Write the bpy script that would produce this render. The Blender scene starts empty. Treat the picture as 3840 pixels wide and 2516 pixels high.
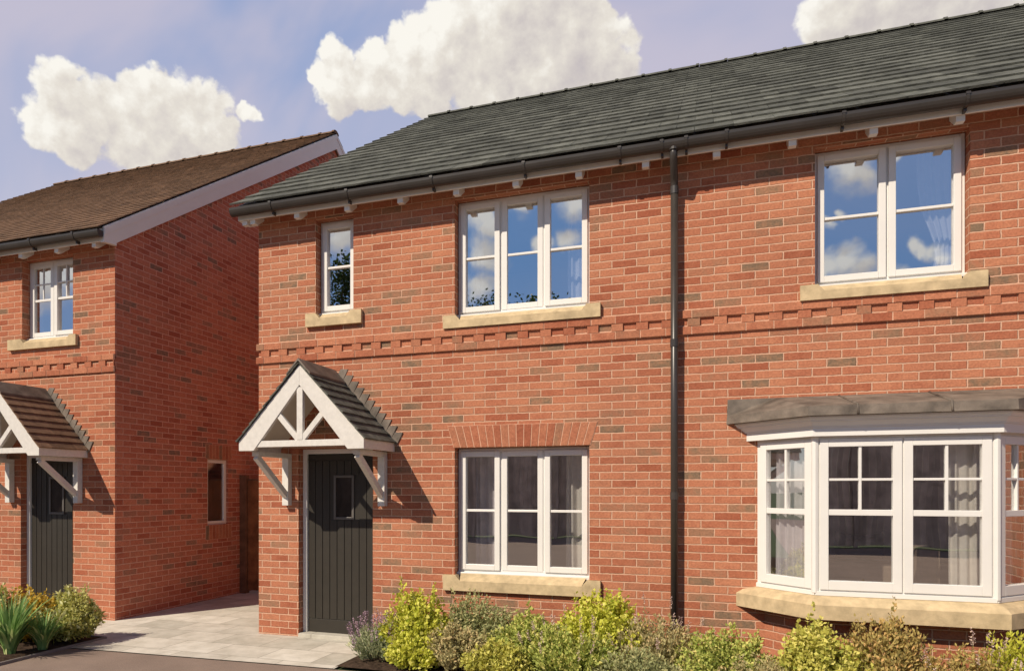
import bpy, math, random
from math import radians, sin, cos, tan, pi
from mathutils import Vector, Matrix
random.seed(7)
S = bpy.context.scene
COL = S.collection

# ------------------------------------------------------------------ camera, world, sun, exposure
W_, H_ = 1024, 670
S.render.resolution_x, S.render.resolution_y = W_, H_
YAW = radians(19.2)
cam_d = bpy.data.cameras.new('camera'); cam = bpy.data.objects.new('camera', cam_d); COL.objects.link(cam)
cam.location = (4.866, -6.968, 1.656); cam.rotation_euler = (pi/2, 0, YAW)
cam_d.sensor_fit = 'HORIZONTAL'; cam_d.sensor_width = 36; cam_d.lens = 24.88
cam_d.shift_x = 0.0526; cam_d.shift_y = 0.1505
cam_d.clip_start = 0.05; cam_d.clip_end = 2000
S.camera = cam
S.view_settings.view_transform = 'Standard'; S.view_settings.look = 'None'
S.view_settings.exposure = 0.0; S.view_settings.gamma = 1.0; S.view_settings.use_curve_mapping = False

SUN_DIR = Vector((-0.438, -0.74, 0.76)).normalized()      # towards the sun
sun_el = math.asin(SUN_DIR.z); sun_az = math.atan2(SUN_DIR.x, SUN_DIR.y)
sl = bpy.data.lights.new('sun', 'SUN'); sl.energy = 5.0; sl.angle = radians(0.5); sl.color = (1.0, 0.88, 0.72)
so = bpy.data.objects.new('sun', sl); COL.objects.link(so); so.location = (-8, -14, 14)
so.rotation_euler = SUN_DIR.to_track_quat('Z', 'Y').to_euler()

class NT:
    """small node helper"""
    def __init__(s, tree): s.t = tree; s.n = tree.nodes; s.l = tree.links
    def node(s, typ, **kw):
        n = s.n.new(typ)
        for k, v in kw.items(): setattr(n, k, v)
        return n
    def put(s, sock, v):
        if isinstance(v, bpy.types.NodeSocket): s.l.new(v, sock)
        elif v is not None: sock.default_value = v
    def math(s, op, a, b=None, c=None, clamp=False):
        n = s.node('ShaderNodeMath', operation=op); n.use_clamp = clamp
        s.put(n.inputs[0], a); s.put(n.inputs[1], b); s.put(n.inputs[2], c)
        return n.outputs[0]
    def vmath(s, op, a, b=None, out=0):
        n = s.node('ShaderNodeVectorMath', operation=op)
        s.put(n.inputs[0], a); s.put(n.inputs[1], b)
        return n.outputs[out]
    def noise(s, vec, scale, detail=4, rough=0.55, out=0, dist=0.0):
        n = s.node('ShaderNodeTexNoise'); s.put(n.inputs['Vector'], vec)
        n.inputs['Scale'].default_value = scale; n.inputs['Detail'].default_value = detail
        n.inputs['Roughness'].default_value = rough; n.inputs['Distortion'].default_value = dist
        return n.outputs[out]
    def ramp(s, fac, stops, interp='LINEAR'):
        n = s.node('ShaderNodeValToRGB'); n.color_ramp.interpolation = interp; s.put(n.inputs[0], fac)
        e = n.color_ramp.elements
        while len(e) > 1: e.remove(e[-1])
        e[0].position = stops[0][0]; e[0].color = col4(stops[0][1])
        for p, c in stops[1:]:
            k = e.new(p); k.color = col4(c)
        return n.outputs[0]
    def mix(s, fac, a, b, mode='MIX'):
        n = s.node('ShaderNodeMix', data_type='RGBA', blend_type=mode)
        s.put(n.inputs[0], fac); s.put(n.inputs[6], col4(a)); s.put(n.inputs[7], col4(b))
        return n.outputs[2]
    def maprange(s, v, a, b, c=0.0, d=1.0, smooth=True):
        n = s.node('ShaderNodeMapRange'); n.interpolation_type = 'SMOOTHSTEP' if smooth else 'LINEAR'
        s.put(n.inputs[0], v)
        for i, q in enumerate((a, b, c, d)): s.put(n.inputs[i+1], q)
        return n.outputs[0]
def col4(c):
    if isinstance(c, bpy.types.NodeSocket): return c
    if isinstance(c, (int, float)): return (c, c, c, 1)
    return tuple(c) + ((1,) if len(c) == 3 else ())

def dirv(az, el):
    a, e = radians(az), radians(el); return (sin(a)*cos(e), cos(a)*cos(e), sin(e))
CLOUDS = [(-48.28,26.36,1.54),(-49.72,23.94,1.25),(-47.74,24.36,2.05),(-45.55,25.68,1.82),(-43.27,26.24,1.99),(-41.2,26.84,1.82),(-39.07,26.78,1.91),(-38.14,25.72,1.62),(-40.6,25.11,2.21),(-44.13,24.27,2.01),(-42.39,23.49,1.51),(-46.93,23.36,1.3),(-35.55,27.17,0.67),
 (-28.67,30.89,1.15),(-30.19,29.5,1.06),(-28.67,29.09,1.69),(-26.63,29.35,1.56),(-25.25,31.1,1.33),(-23.35,31.93,1.37),(-21.44,32.6,1.5),(-19.35,33.36,1.75),(-16.57,34.41,2.25),(-13.1,34.52,2.62),(-10.36,33.88,2.36),(-8.33,32.03,2.01),(-7.0,30.16,1.64),(-11.39,31.51,3.29),(-16.22,31.71,3.05),(-20.75,30.46,2.54),(-23.87,29.87,1.98),(-14.48,29.34,2.57),(-9.34,29.06,2.53),
 (7.88,30.38,1.48),(9.38,30.83,2.1),(12.5,30.7,2.68),(16.13,30.08,3.19),(19.47,28.8,3.06),(10.18,29.04,2.13),(14.24,28.22,2.7),(7.74,29.36,1.21),(9.5,27.0,2.4),(14,26.0,3.0),(18.5,25.5,3.0),(-17.8,29.6,2.0),(-21.0,28.9,1.5),(-6.6,29.0,1.9),
 (170.22,21.55,1.3),(169.3,21.25,1.1),(172.0,18.4,0.45),(171.0,18.9,0.4),(171.71,15.6,1.24),(170.62,15.8,1.3),(169.56,14.9,1.3),(168.4,14.1,0.9),(167.24,22.11,0.54),(166.2,16.0,0.5),(165.7,15.7,0.5),(165.1,15.6,0.7),(164.45,15.3,0.5),(167.24,14.2,0.7),
 (-162.56,21.18,1.1),(-163.43,20.26,0.95),(-163.09,18.09,1.3),(-166.0,22.0,0.9),(-167.6,19.0,0.7),(-169.6,19.3,0.9),(-162.39,16.0,1.3),(-170.0,21.6,1.2),(-151.16,19.6,1.7),(-130.28,14.61,1.8),(-132.5,15.4,1.4)]

def cloud_group():
    g = bpy.data.node_groups.new('cloud_density', 'ShaderNodeTree')
    g.interface.new_socket('Vector', in_out='INPUT', socket_type='NodeSocketVector')
    g.interface.new_socket('Density', in_out='OUTPUT', socket_type='NodeSocketFloat')
    t = NT(g); gi = t.node('NodeGroupInput'); go = t.node('NodeGroupOutput')
    v = gi.outputs[0]
    n1 = t.noise(v, 9, 3, 0.5, out=1); n2 = t.noise(v, 34, 3, 0.6, out=1)
    w = t.vmath('MULTIPLY', t.vmath('SUBTRACT', n1, (0.5,)*3), (0.030,)*3)
    w2 = t.vmath('MULTIPLY', t.vmath('SUBTRACT', n2, (0.5,)*3), (0.024,)*3)
    p = t.vmath('ADD', t.vmath('ADD', v, w), w2)
    acc = None
    for az, el, r in CLOUDS:
        d = t.vmath('DISTANCE', p, dirv(az, el), out=1)
        q = t.math('MULTIPLY_ADD', d, -1.0/radians(r), 1.0)
        acc = q if acc is None else t.math('SMOOTH_MAX', acc, q, 0.4)
    def billow(sc, amp):
        vo = t.node('ShaderNodeTexVoronoi', feature='F1'); t.put(vo.inputs['Vector'], p); vo.inputs['Scale'].default_value = sc
        return t.math('MULTIPLY', t.math('SUBTRACT', 0.45, vo.outputs['Distance']), amp)
    fine = t.math('MULTIPLY', t.math('SUBTRACT', t.noise(v, 46, 5, 0.6), 0.5), 0.7)
    fine = t.math('ADD', t.math('ADD', fine, t.math('ADD', billow(20, 0.70), billow(50, 0.42))), 0.20)
    t.put(go.inputs[0], t.math('ADD', acc, fine))
    return g

SKY_STRENGTH = 0.10
wd = bpy.data.worlds.new('World'); S.world = wd; wd.use_nodes = True
t = NT(wd.node_tree); t.n.clear()
sky = t.node('ShaderNodeTexSky', sky_type='NISHITA'); sky.sun_disc = False
sky.sun_elevation = sun_el; sky.sun_rotation = sun_az; sky.air_density = 1.0; sky.dust_density = 0.6; sky.ozone_density = 1.5
tc = t.node('ShaderNodeTexCoord'); D = t.vmath('NORMALIZE', tc.outputs['Generated'])
cg = cloud_group()
g1 = t.node('ShaderNodeGroup'); g1.node_tree = cg; t.put(g1.inputs[0], D)
g2 = t.node('ShaderNodeGroup'); g2.node_tree = cg; t.put(g2.inputs[0], t.vmath('ADD', D, (-0.016, 0.0, 0.030)))
den = g1.outputs[0]; den2 = g2.outputs[0]
seps = t.node('ShaderNodeSeparateXYZ'); t.put(seps.inputs[0], D); far = t.maprange(seps.outputs[1], -0.2, 0.2)
mask = t.mix(far, t.math('MULTIPLY', t.maprange(den, -0.30, 0.75), 0.88), t.maprange(den, -0.08, 0.24))
emb = t.math('SUBTRACT', t.noise(D, 26, 5, 0.6), t.noise(t.vmath('ADD', D, (-0.008, 0.0, 0.014)), 26, 5, 0.6))
shade = t.math('MULTIPLY_ADD', t.math('SUBTRACT', den, den2), 0.40, 0.60)      # bright where the side to the light is open
shade = t.math('SUBTRACT', shade, t.math('MULTIPLY', t.maprange(den, 0.1, 1.3), 0.22))
shade = t.math('ADD', shade, t.math('MULTIPLY', emb, 0.9))
mist = t.noise(D, 16, 6, 0.62)
shade = t.math('ADD', shade, t.math('MULTIPLY', t.math('SUBTRACT', mist, 0.5), 0.35), clamp=True)
ccol = t.ramp(shade, [(0.0, (5.2, 4.75, 5.0)), (0.35, (6.3, 5.8, 5.6)), (0.7, (7.9, 7.4, 6.7)), (1.0, (9.6, 9.3, 8.6))])
# thin high cirrus streaks
mp = t.node('ShaderNodeMapping'); t.put(mp.inputs[0], D)
mp.inputs['Rotation'].default_value = (0.3, 0.5, 0.7); mp.inputs['Scale'].default_value = (1.0, 3.2, 1.6)
ci = t.noise(mp.outputs[0], 2.4, 4, 0.48, dist=0.3)
ci2 = t.noise(D, 1.9, 2, 0.5)
cir = t.math('MULTIPLY', t.maprange(ci, 0.22, 0.62), t.maprange(ci2, 0.22, 0.5, 0.5, 1.0))
sep = t.node('ShaderNodeSeparateXYZ'); t.put(sep.inputs[0], D)
front = t.maprange(sep.outputs[1], -0.3, 0.6)                  # the veil of cirrus stands in the north half of the sky
cir = t.math('MULTIPLY', cir, t.math('MULTIPLY_ADD', front, 0.62, 0.22))
tone = t.mix(front, (0.75, 2.6, 6.2), (2.6, 3.9, 6.9))
tone = t.mix(t.maprange(sep.outputs[2], 0.60, 0.80), tone, (0.9, 2.6, 7.5))
base = t.mix(t.math('MULTIPLY', t.maprange(sep.outputs[2], 0.0, 0.2), 0.8), sky.outputs[0], tone)
s1 = t.mix(cir, base, (5.9, 5.4, 6.4))
sky_fill_dim = t.maprange(sep.outputs[2], 0.60, 0.80, 1.0, 0.6)        # dims the unseen upper sky to weaken its fill light
pale = t.math('MULTIPLY', t.maprange(sep.outputs[2], 0.22, 0.60, 0.60, 0.0), front)
s1 = t.mix(pale, s1, (6.3, 6.0, 6.9))

sky_fill_dim = t.math('MULTIPLY', sky_fill_dim, t.maprange(sep.outputs[0], 0.42, 0.75, 1.0, 0.75))      # dims the unseen eastern sky to cut fill on the gable
south = t.maprange(sep.outputs[1], -0.2, 0.2, 1.0, 0.0)
sky_fill_dim = t.math('MULTIPLY', sky_fill_dim, t.math('SUBTRACT', 1.0, t.math('MULTIPLY', south, t.maprange(sep.outputs[2], 0.40, 0.6, 0.0, 0.65))))  # dims the high southern sky to keep facade shadows deep
s2 = t.mix(mask, s1, ccol)
bg = t.node('ShaderNodeBackground'); t.put(bg.inputs[0], s2); t.put(bg.inputs[1], t.math('MULTIPLY', sky_fill_dim, SKY_STRENGTH))
wo = t.node('ShaderNodeOutputWorld'); t.l.new(bg.outputs[0], wo.inputs[0])
wd.cycles.sampling_method = 'MANUAL'; wd.cycles.sample_map_resolution = 1024

# ------------------------------------------------------------------ materials
def new_mat(name):
    m = bpy.data.materials.new(name); m.use_nodes = True
    t = NT(m.node_tree); t.n.clear()
    p = t.node('ShaderNodeBsdfPrincipled'); o = t.node('ShaderNodeOutputMaterial'); t.l.new(p.outputs[0], o.inputs[0])
    return m, t, p, o
def bump(t, p, h, dist, strength=1.0):
    b = t.node('ShaderNodeBump'); b.inputs['Strength'].default_value = strength; b.inputs['Distance'].default_value = dist
    t.put(b.inputs['Height'], h); t.l.new(b.outputs[0], p.inputs['Normal'])
def simple(name, c, rough=0.5, var=0.08, scale=6.0, bmp=0.0, spec=0.5, metal=0.0, attr=0.0):
    m, t, p, o = new_mat(name)
    tc = t.node('ShaderNodeTexCoord'); v = tc.outputs['Object']
    n = t.noise(v, scale, 5, 0.6)
    lo = tuple(x*(1-var*2) for x in c); hi = tuple(min(1, x*(1+var)) for x in c)
    cc = t.ramp(n, [(0.3, lo), (0.7, hi)])
    if attr:
        a = t.node('ShaderNodeAttribute', attribute_name='rnd')
        f = t.math('MULTIPLY_ADD', a.outputs['Fac'], attr, 1-attr/2)
        vm = t.node('ShaderNodeVectorMath', operation='SCALE'); t.put(vm.inputs[0], cc); t.put(vm.inputs['Scale'], f); cc = vm.outputs[0]
    t.put(p.inputs['Base Color'], cc)
    p.inputs['Roughness'].default_value = rough; p.inputs['Specular IOR Level'].default_value = spec; p.inputs['Metallic'].default_value = metal
    if bmp: bump(t, p, t.noise(v, scale*12, 4, 0.6), bmp)
    return m

BW, BH = 0.2336, 0.0757
BRICK_STOPS = [(0.0, (0.360, 0.114, 0.062)), (0.2, (0.460, 0.174, 0.098)), (0.4, (0.520, 0.213, 0.120)), (0.55, (0.430, 0.153, 0.086)), (0.70, (0.530, 0.223, 0.126)), (0.82, (0.420, 0.174, 0.100)),
               (0.90, (0.370, 0.185, 0.112)), (0.96, (0.310, 0.180, 0.110)), (1.0, (0.230, 0.153, 0.100))]
MORTAR = (0.71, 0.43, 0.295)
def brick_surface(t, p, rnd, v, mort=None, tint=(1, 1, 1)):
    """shared brick colour: rnd 0..1 per brick, v coordinate in metres"""
    n1 = t.noise(v, 9, 5, 0.65); n2 = t.noise(v, 55, 4, 0.6)
    r = t.math('ADD', rnd, t.math('MULTIPLY', t.math('SUBTRACT', n1, 0.5), 0.42), clamp=True)
    c = t.ramp(r, BRICK_STOPS)
    c = t.mix(1.0, c, t.ramp(n2, [(0.25, (0.74,)*3), (0.7, (1.14,)*3)]), 'MULTIPLY')
    c = t.mix(1.0, c, t.ramp(t.noise(v, 0.7, 5, 0.6), [(0.28, (0.84, 0.82, 0.83)), (0.72, (1.10, 1.10, 1.08))]), 'MULTIPLY')
    h = t.math('MULTIPLY_ADD', n2, 0.35, 0.65)
    if mort is not None:
        mc = t.ramp(t.noise(v, 30, 4, 0.6), [(0.3, tuple(x*0.82 for x in MORTAR)), (0.7, MORTAR)])
        c = t.mix(mort, c, mc)
        h = t.math('MULTIPLY', h, t.math('SUBTRACT', 1.0, t.math('MULTIPLY', mort, 0.9)))
    c = t.mix(1.0, c, tint, 'MULTIPLY')
    t.put(p.inputs['Base Color'], c); p.inputs['Roughness'].default_value = 0.9; p.inputs['Specular IOR Level'].default_value = 0.15
    bump(t, p, h, 0.010, 1.0)
def brick_wall_mat(name, tint=(1, 1, 1), du=0.0, dv=0.0):
    m, t, p, o = new_mat(name)
    uv = t.node('ShaderNodeUVMap', uv_map='UVMap')
    v0 = t.vmath('ADD', uv.outputs[0], (du, dv, 0))
    wob = t.vmath('MULTIPLY', t.vmath('SUBTRACT', t.noise(v0, 24, 3, 0.6, out=1), (0.5,)*3), (0.013, 0.012, 0))
    v = t.vmath('ADD', v0, wob)
    b = t.node('ShaderNodeTexBrick'); t.put(b.inputs['Vector'], v)
    b.offset = 0.5; b.offset_frequency = 2; b.squash = 1.0
    b.inputs['Color1'].default_value = (0, 0, 0, 1); b.inputs['Color2'].default_value = (1, 1, 1, 1); b.inputs['Mortar'].default_value = (0, 0, 0, 1)
    b.inputs['Scale'].default_value = 1.0; b.inputs['Mortar Size'].default_value = 0.0072; b.inputs['Mortar Smooth'].default_value = 0.45
    b.inputs['Bias'].default_value = 0.0; b.inputs['Brick Width'].default_value = BW; b.inputs['Row Height'].default_value = BH
    brick_surface(t, p, b.outputs['Color'], v0, b.outputs['Fac'], tint)
    return m
def brick_solid_mat(name, tint=(1, 1, 1)):
    m, t, p, o = new_mat(name)
    a = t.node('ShaderNodeAttribute', attribute_name='rnd'); tc = t.node('ShaderNodeTexCoord')
    brick_surface(t, p, a.outputs['Fac'], tc.outputs['Object'], None, tint)
    return m
def mortar_mat():
    return simple('mortar', MORTAR, 0.95, 0.12, 20, 0.002, 0.1)

def pvc(name='white_pvc', c=(0.79, 0.77, 0.73)):
    return simple(name, c, 0.32, 0.02, 3, 0, 0.4)
def glass_mat(name, refl, tint=(0.93, 0.94, 0.93)):
    m = bpy.data.materials.new(name); m.use_nodes = True; t = NT(m.node_tree); t.n.clear()
    tr = t.node('ShaderNodeBsdfTransparent'); tr.inputs[0].default_value = col4(tint)
    gl = t.node('ShaderNodeBsdfGlossy'); gl.inputs['Color'].default_value = (1, 1, 1, 1); gl.inputs['Roughness'].default_value = 0.0
    tc = t.node('ShaderNodeTexCoord')
    b = t.node('ShaderNodeBump'); b.inputs['Strength'].default_value = 1.0; b.inputs['Distance'].default_value = 0.0012
    t.put(b.inputs['Height'], t.noise(tc.outputs['Object'], 2.2, 1, 0.4)); t.l.new(b.outputs[0], gl.inputs['Normal'])
    ge = t.node('ShaderNodeNewGeometry')
    co = t.math('ABSOLUTE', t.vmath('DOT_PRODUCT', ge.outputs['Normal'], ge.outputs['Incoming'], out=1))
    sch = t.math('POWER', t.math('SUBTRACT', 1.0, co, clamp=True), 5.0)
    fac = t.math('MULTIPLY_ADD', sch, 1.0-refl-0.04, refl+0.04, clamp=True)
    mx = t.node('ShaderNodeMixShader'); t.put(mx.inputs[0], fac); t.l.new(tr.outputs[0], mx.inputs[1]); t.l.new(gl.outputs[0], mx.inputs[2])
    o = t.node('ShaderNodeOutputMaterial'); t.l.new(mx.outputs[0], o.inputs[0])
    return m
def leaf_mat(name, c1, c2, c3=None, trans=0.32):
    m, t, p, o = new_mat(name)
    a = t.node('ShaderNodeAttribute', attribute_name='rnd')
    st = [(0.0, c1), (0.6, c2)] + ([(0.9, c3), (1.0, c3)] if c3 else [(1.0, tuple(x*1.15 for x in c2))])
    c = t.ramp(a.outputs['Fac'], st)
    t.put(p.inputs['Base Color'], c); p.inputs['Roughness'].default_value = 0.6; p.inputs['Specular IOR Level'].default_value = 0.25
    tl = t.node('ShaderNodeBsdfTranslucent'); t.put(tl.inputs[0], c)
    mx = t.node('ShaderNodeMixShader'); mx.inputs[0].default_value = trans
    t.l.new(p.outputs[0], mx.inputs[1]); t.l.new(tl.outputs[0], mx.inputs[2]); t.l.new(mx.outputs[0], o.inputs[0])
    return m

M = {}
M['brick'] = brick_wall_mat('red_brick', (1, 1, 1), -0.045-BW/2, -0.0106)
M['brick_left'] = brick_wall_mat('red_brick_neighbour', (1.0, 0.94, 0.92), 0.061, -0.02)
M['brick_gable_shade'] = brick_wall_mat('red_brick_gable_shade', (1.08, 0.98, 1.06), 0.03, -0.02)  # same brick; purplish tone of the shaded gable is put into the tint
M['brick_solid'] = brick_solid_mat('cut_brick', (1.0, 1.0, 1.0))
M['mortar'] = mortar_mat()
M['pvc'] = pvc()
M['paint'] = simple('white_paint', (0.72, 0.69, 0.64), 0.5, 0.05, 25, 0.001, 0.3)
M['soffit'] = simple('soffit_board', (0.62, 0.58, 0.52), 0.6, 0.04, 5, 0, 0.3)
M['stone'] = simple('sandstone', (0.60, 0.465, 0.28), 0.85, 0.15, 9, 0.002, 0.2)
M['gutter'] = simple('black_gutter', (0.050, 0.043, 0.038), 0.35, 0.1, 4, 0, 0.5)
M['tile'] = simple('grey_tile', (0.130, 0.133, 0.114), 0.9, 0.22, 11, 0.006, 0.2, attr=0.55)
M['tile_brown'] = simple('brown_tile', (0.20, 0.122, 0.076), 0.9, 0.16, 12, 0.003, 0.25, attr=0.45)
M['lead'] = simple('lead_sheet', (0.19, 0.155, 0.125), 0.7, 0.3, 5, 0.002, 0.4)
M['door'] = simple('olive_black_door', (0.037, 0.032, 0.025), 0.45, 0.05, 8, 0, 0.4)
M['glass_up'] = glass_mat('upstairs_glass', 0.56)
M['glass_down'] = glass_mat('downstairs_glass', 0.40)
M['glass_door'] = glass_mat('door_glass', 0.02, (0.5, 0.45, 0.42))
M['plaster'] = simple('room_plaster', (0.82, 0.76, 0.76), 0.9, 0.03, 3)
M['carpet'] = simple('room_carpet', (0.60, 0.52, 0.46), 0.95, 0.05, 20)
M['curtain'] = simple('cream_curtain', (0.86, 0.81, 0.75), 0.9, 0.04, 14)
M['curtain_white'] = simple('white_curtain', (0.75, 0.76, 0.82), 0.9, 0.03, 14)
M['curtain_grey'] = simple('grey_curtain', (0.74, 0.70, 0.74), 0.9, 0.04, 14)
M['sofa'] = simple('beige_sofa', (0.36, 0.28, 0.22), 0.9, 0.05, 20)
M['cushion'] = simple('dark_green_cushion', (0.012, 0.020, 0.014), 0.7, 0.2, 14)
M['added_fence'] = simple('added_fence_boards', (0.46, 0.38, 0.33), 0.9, 0.2, 3, 0, 0.2, attr=0.4)  # pale tone chosen to lift reflections in the downstairs panes
M['trim'] = simple('door_light_trim', (0.12, 0.11, 0.10), 0.4, 0.05, 8)
M['gate'] = simple('brown_timber', (0.30, 0.115, 0.045), 0.75, 0.22, 7, 0.001, 0.2)
M['gate_post'] = simple('brown_post', (0.20, 0.10, 0.055), 0.75, 0.2, 7, 0.001, 0.2)
M['soil'] = simple('bark_soil', (0.09, 0.06, 0.042), 1.0, 0.3, 25, 0.01, 0.1)
M['kerb'] = simple('concrete_edging', (0.25, 0.22, 0.20), 0.9, 0.1, 10, 0.001, 0.2)
M['bark'] = simple('bark', (0.12, 0.08, 0.055), 0.95, 0.2, 12, 0.004, 0.1)
M['stem'] = simple('green_stem', (0.10, 0.085, 0.04), 0.9, 0.2, 12)

def asphalt_mat():
    m, t, p, o = new_mat('asphalt'); tc = t.node('ShaderNodeTexCoord'); v = tc.outputs['Object']
    c = t.ramp(t.noise(v, 140, 3, 0.7), [(0.3, (0.20, 0.148, 0.118)), (0.7, (0.36, 0.275, 0.225))])
    c = t.mix(1.0, c, t.ramp(t.noise(v, 1.6, 4, 0.6), [(0.3, (0.86,)*3), (0.7, (1.1,)*3)]), 'MULTIPLY')
    t.put(p.inputs['Base Color'], c); p.inputs['Roughness'].default_value = 0.95; p.inputs['Specular IOR Level'].default_value = 0.2
    bump(t, p, t.noise(v, 200, 3, 0.7), 0.004); return m
def paving_mat():
    m, t, p, o = new_mat('pale_slabs'); tc = t.node('ShaderNodeTexCoord'); v = tc.outputs['Object']
    mp = t.node('ShaderNodeMapping'); t.put(mp.inputs[0], v); mp.inputs['Location'].default_value = (0.2, 0.13, 0)
    b = t.node('ShaderNodeTexBrick'); t.put(b.inputs['Vector'], mp.outputs[0]); b.offset = 0.5
    b.inputs['Color1'].default_value = (0, 0, 0, 1); b.inputs['Color2'].default_value = (1, 1, 1, 1)
    b.inputs['Scale'].default_value = 1.0; b.inputs['Mortar Size'].default_value = 0.004; b.inputs['Mortar Smooth'].default_value = 0.3
    b.inputs['Brick Width'].default_value = 0.6; b.inputs['Row Height'].default_value = 0.45
    c = t.ramp(b.outputs['Color'], [(0, (0.52, 0.49, 0.42)), (0.5, (0.60, 0.56, 0.485)), (1, (0.70, 0.66, 0.58))])
    c = t.mix(1.0, c, t.ramp(t.noise(v, 3.5, 8, 0.7), [(0.3, (0.74, 0.73, 0.70)), (0.6, (1.04,)*3)]), 'MULTIPLY')
    c = t.mix(b.outputs['Fac'], c, (0.30, 0.27, 0.22))
    t.put(p.inputs['Base Color'], c); p.inputs['Roughness'].default_value = 0.85; p.inputs['Specular IOR Level'].default_value = 0.25
    h = t.math('SUBTRACT', t.math('MULTIPLY', t.noise(v, 60, 4, 0.6), 0.3), b.outputs['Fac'])
    bump(t, p, h, 0.003); return m
def grass_ground_mat():
    m, t, p, o = new_mat('turf'); tc = t.node('ShaderNodeTexCoord'); v = tc.outputs['Object']
    c = t.ramp(t.noise(v, 9, 6, 0.7), [(0.3, (0.045, 0.07, 0.02)), (0.7, (0.09, 0.12, 0.04))])
    t.put(p.inputs['Base Color'], c); p.inputs['Roughness'].default_value = 1.0; return m
M['asphalt'] = asphalt_mat(); M['paving'] = paving_mat(); M['turf'] = grass_ground_mat()

# ------------------------------------------------------------------ mesh builder
class MB:
    def __init__(s): s.v = []; s.f = []; s.r = []
    def face(s, pts, r=None):
        b = len(s.v); s.v += [tuple(p) for p in pts]; s.f.append(tuple(range(b, b+len(pts)))); s.r.append(random.random() if r is None else r)
    def hexa(s, P, r=None):
        """P: 8 points, bottom ring 0-3 ccw seen from above, top ring 4-7"""
        r = random.random() if r is None else r
        b = len(s.v); s.v += [tuple(p) for p in P]
        for q in ((0, 3, 2, 1), (4, 5, 6, 7), (0, 1, 5, 4), (1, 2, 6, 5), (2, 3, 7, 6), (3, 0, 4, 7)):
            s.f.append(tuple(b+i for i in q)); s.r.append(r)
    def box(s, x0, x1, y0, y1, z0, z1, r=None):
        s.hexa([(x0, y0, z0), (x1, y0, z0), (x1, y1, z0), (x0, y1, z0), (x0, y0, z1), (x1, y0, z1), (x1, y1, z1), (x0, y1, z1)], r)
    def prism_xz(s, poly, y0, y1, r=None):
        """poly in (x,z), counter-clockwise seen from -y; extruded y0..y1"""
        r = random.random() if r is None else r
        n = len(poly); b = len(s.v)
        s.v += [(x, y0, z) for x, z in poly] + [(x, y1, z) for x, z in poly]
        s.f.append(tuple(b+i for i in range(n))); s.r.append(r)
        s.f.append(tuple(b+n+i for i in reversed(range(n)))); s.r.append(r)
        for i in range(n):
            j = (i+1) % n; s.f.append((b+j, b+i, b+n+i, b+n+j)); s.r.append(r)
    def prism_yz(s, poly, x0, x1, r=None):
        """poly in (y,z), ccw seen from +x; extruded x0..x1"""
        r = random.random() if r is None else r
        n = len(poly); b = len(s.v)
        s.v += [(x1, y, z) for y, z in poly] + [(x0, y, z) for y, z in poly]
        s.f.append(tuple(b+i for i in range(n))); s.r.append(r)
        s.f.append(tuple(b+n+i for i in reversed(range(n)))); s.r.append(r)
        for i in range(n):
            j = (i+1) % n; s.f.append((b+j, b+i, b+n+i, b+n+j)); s.r.append(r)
    def prism_xy(s, poly, z0, z1, r=None):
        r = random.random() if r is None else r
        n = len(poly); b = len(s.v)
        s.v += [(x, y, z1) for x, y in poly] + [(x, y, z0) for x, y in poly]
        s.f.append(tuple(b+i for i in range(n))); s.r.append(r)
        s.f.append(tuple(b+n+i for i in reversed(range(n)))); s.r.append(r)
        for i in range(n):
            j = (i+1) % n; s.f.append((b+j, b+i, b+n+i, b+n+j)); s.r.append(r)
    def tube(s, pts, r0, r1=None, n=10, caps=True, r=None):
        r = random.random() if r is None else r
        r1 = r0 if r1 is None else r1; m = len(pts); b = len(s.v)
        for i, p in enumerate(pts):
            p = Vector(p); d = (Vector(pts[min(i+1, m-1)]) - Vector(pts[max(i-1, 0)])).normalized()
            a = d.orthogonal().normalized() if i == 0 else (a - d*a.dot(d)).normalized()
            c = d.cross(a); rad = r0 + (r1-r0)*i/max(1, m-1)
            for k in range(n):
                an = 2*pi*k/n; s.v.append(tuple(p + (a*cos(an)+c*sin(an))*rad))
        for i in range(m-1):
            for k in range(n):
                k2 = (k+1) % n; s.f.append((b+i*n+k, b+i*n+k2, b+(i+1)*n+k2, b+(i+1)*n+k)); s.r.append(r)
        if caps:
            s.f.append(tuple(b+k for k in reversed(range(n)))); s.r.append(r)
            s.f.append(tuple(b+(m-1)*n+k for k in range(n))); s.r.append(r)
    def build(s, name, mat, parent=None, smooth=False, bevel=0.0, uv=True):
        me = bpy.data.meshes.new(name); me.from_pydata(s.v, [], s.f); me.materials.append(mat)
        a = me.attributes.new('rnd', 'FLOAT', 'FACE'); a.data.foreach_set('value', s.r)
        me.update()
        if uv:
            ul = me.uv_layers.new(name='UVMap'); vals = [0.0]*(2*len(me.loops))
            for pl in me.polygons:
                n = pl.normal
                h = Vector((-n.y, n.x, 0))
                if h.length < 0.3: tx, ty = Vector((1, 0, 0)), Vector((0, 1, 0))
                else:
                    h.normalize()
                    if h.x < -0.3 or (abs(h.x) <= 0.3 and h.y < 0): h = -h
                    tx, ty = h, Vector((0, 0, 1))
                for li in pl.loop_indices:
                    co = me.vertices[me.loops[li].vertex_index].co
                    vals[2*li] = co.dot(tx); vals[2*li+1] = co.dot(ty)
            ul.data.foreach_set('uv', vals)
        if smooth: me.polygons.foreach_set('use_smooth', [True]*len(me.polygons))
        o = bpy.data.objects.new(name, me); COL.objects.link(o)
        if parent:
            o.parent = parent; o.matrix_parent_inverse = Matrix.Translation(-wloc(parent))
        if bevel:
            md = o.modifiers.new('bevel', 'BEVEL'); md.width = bevel; md.segments = 2; md.limit_method = 'ANGLE'; md.harden_normals = False
        return o
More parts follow.
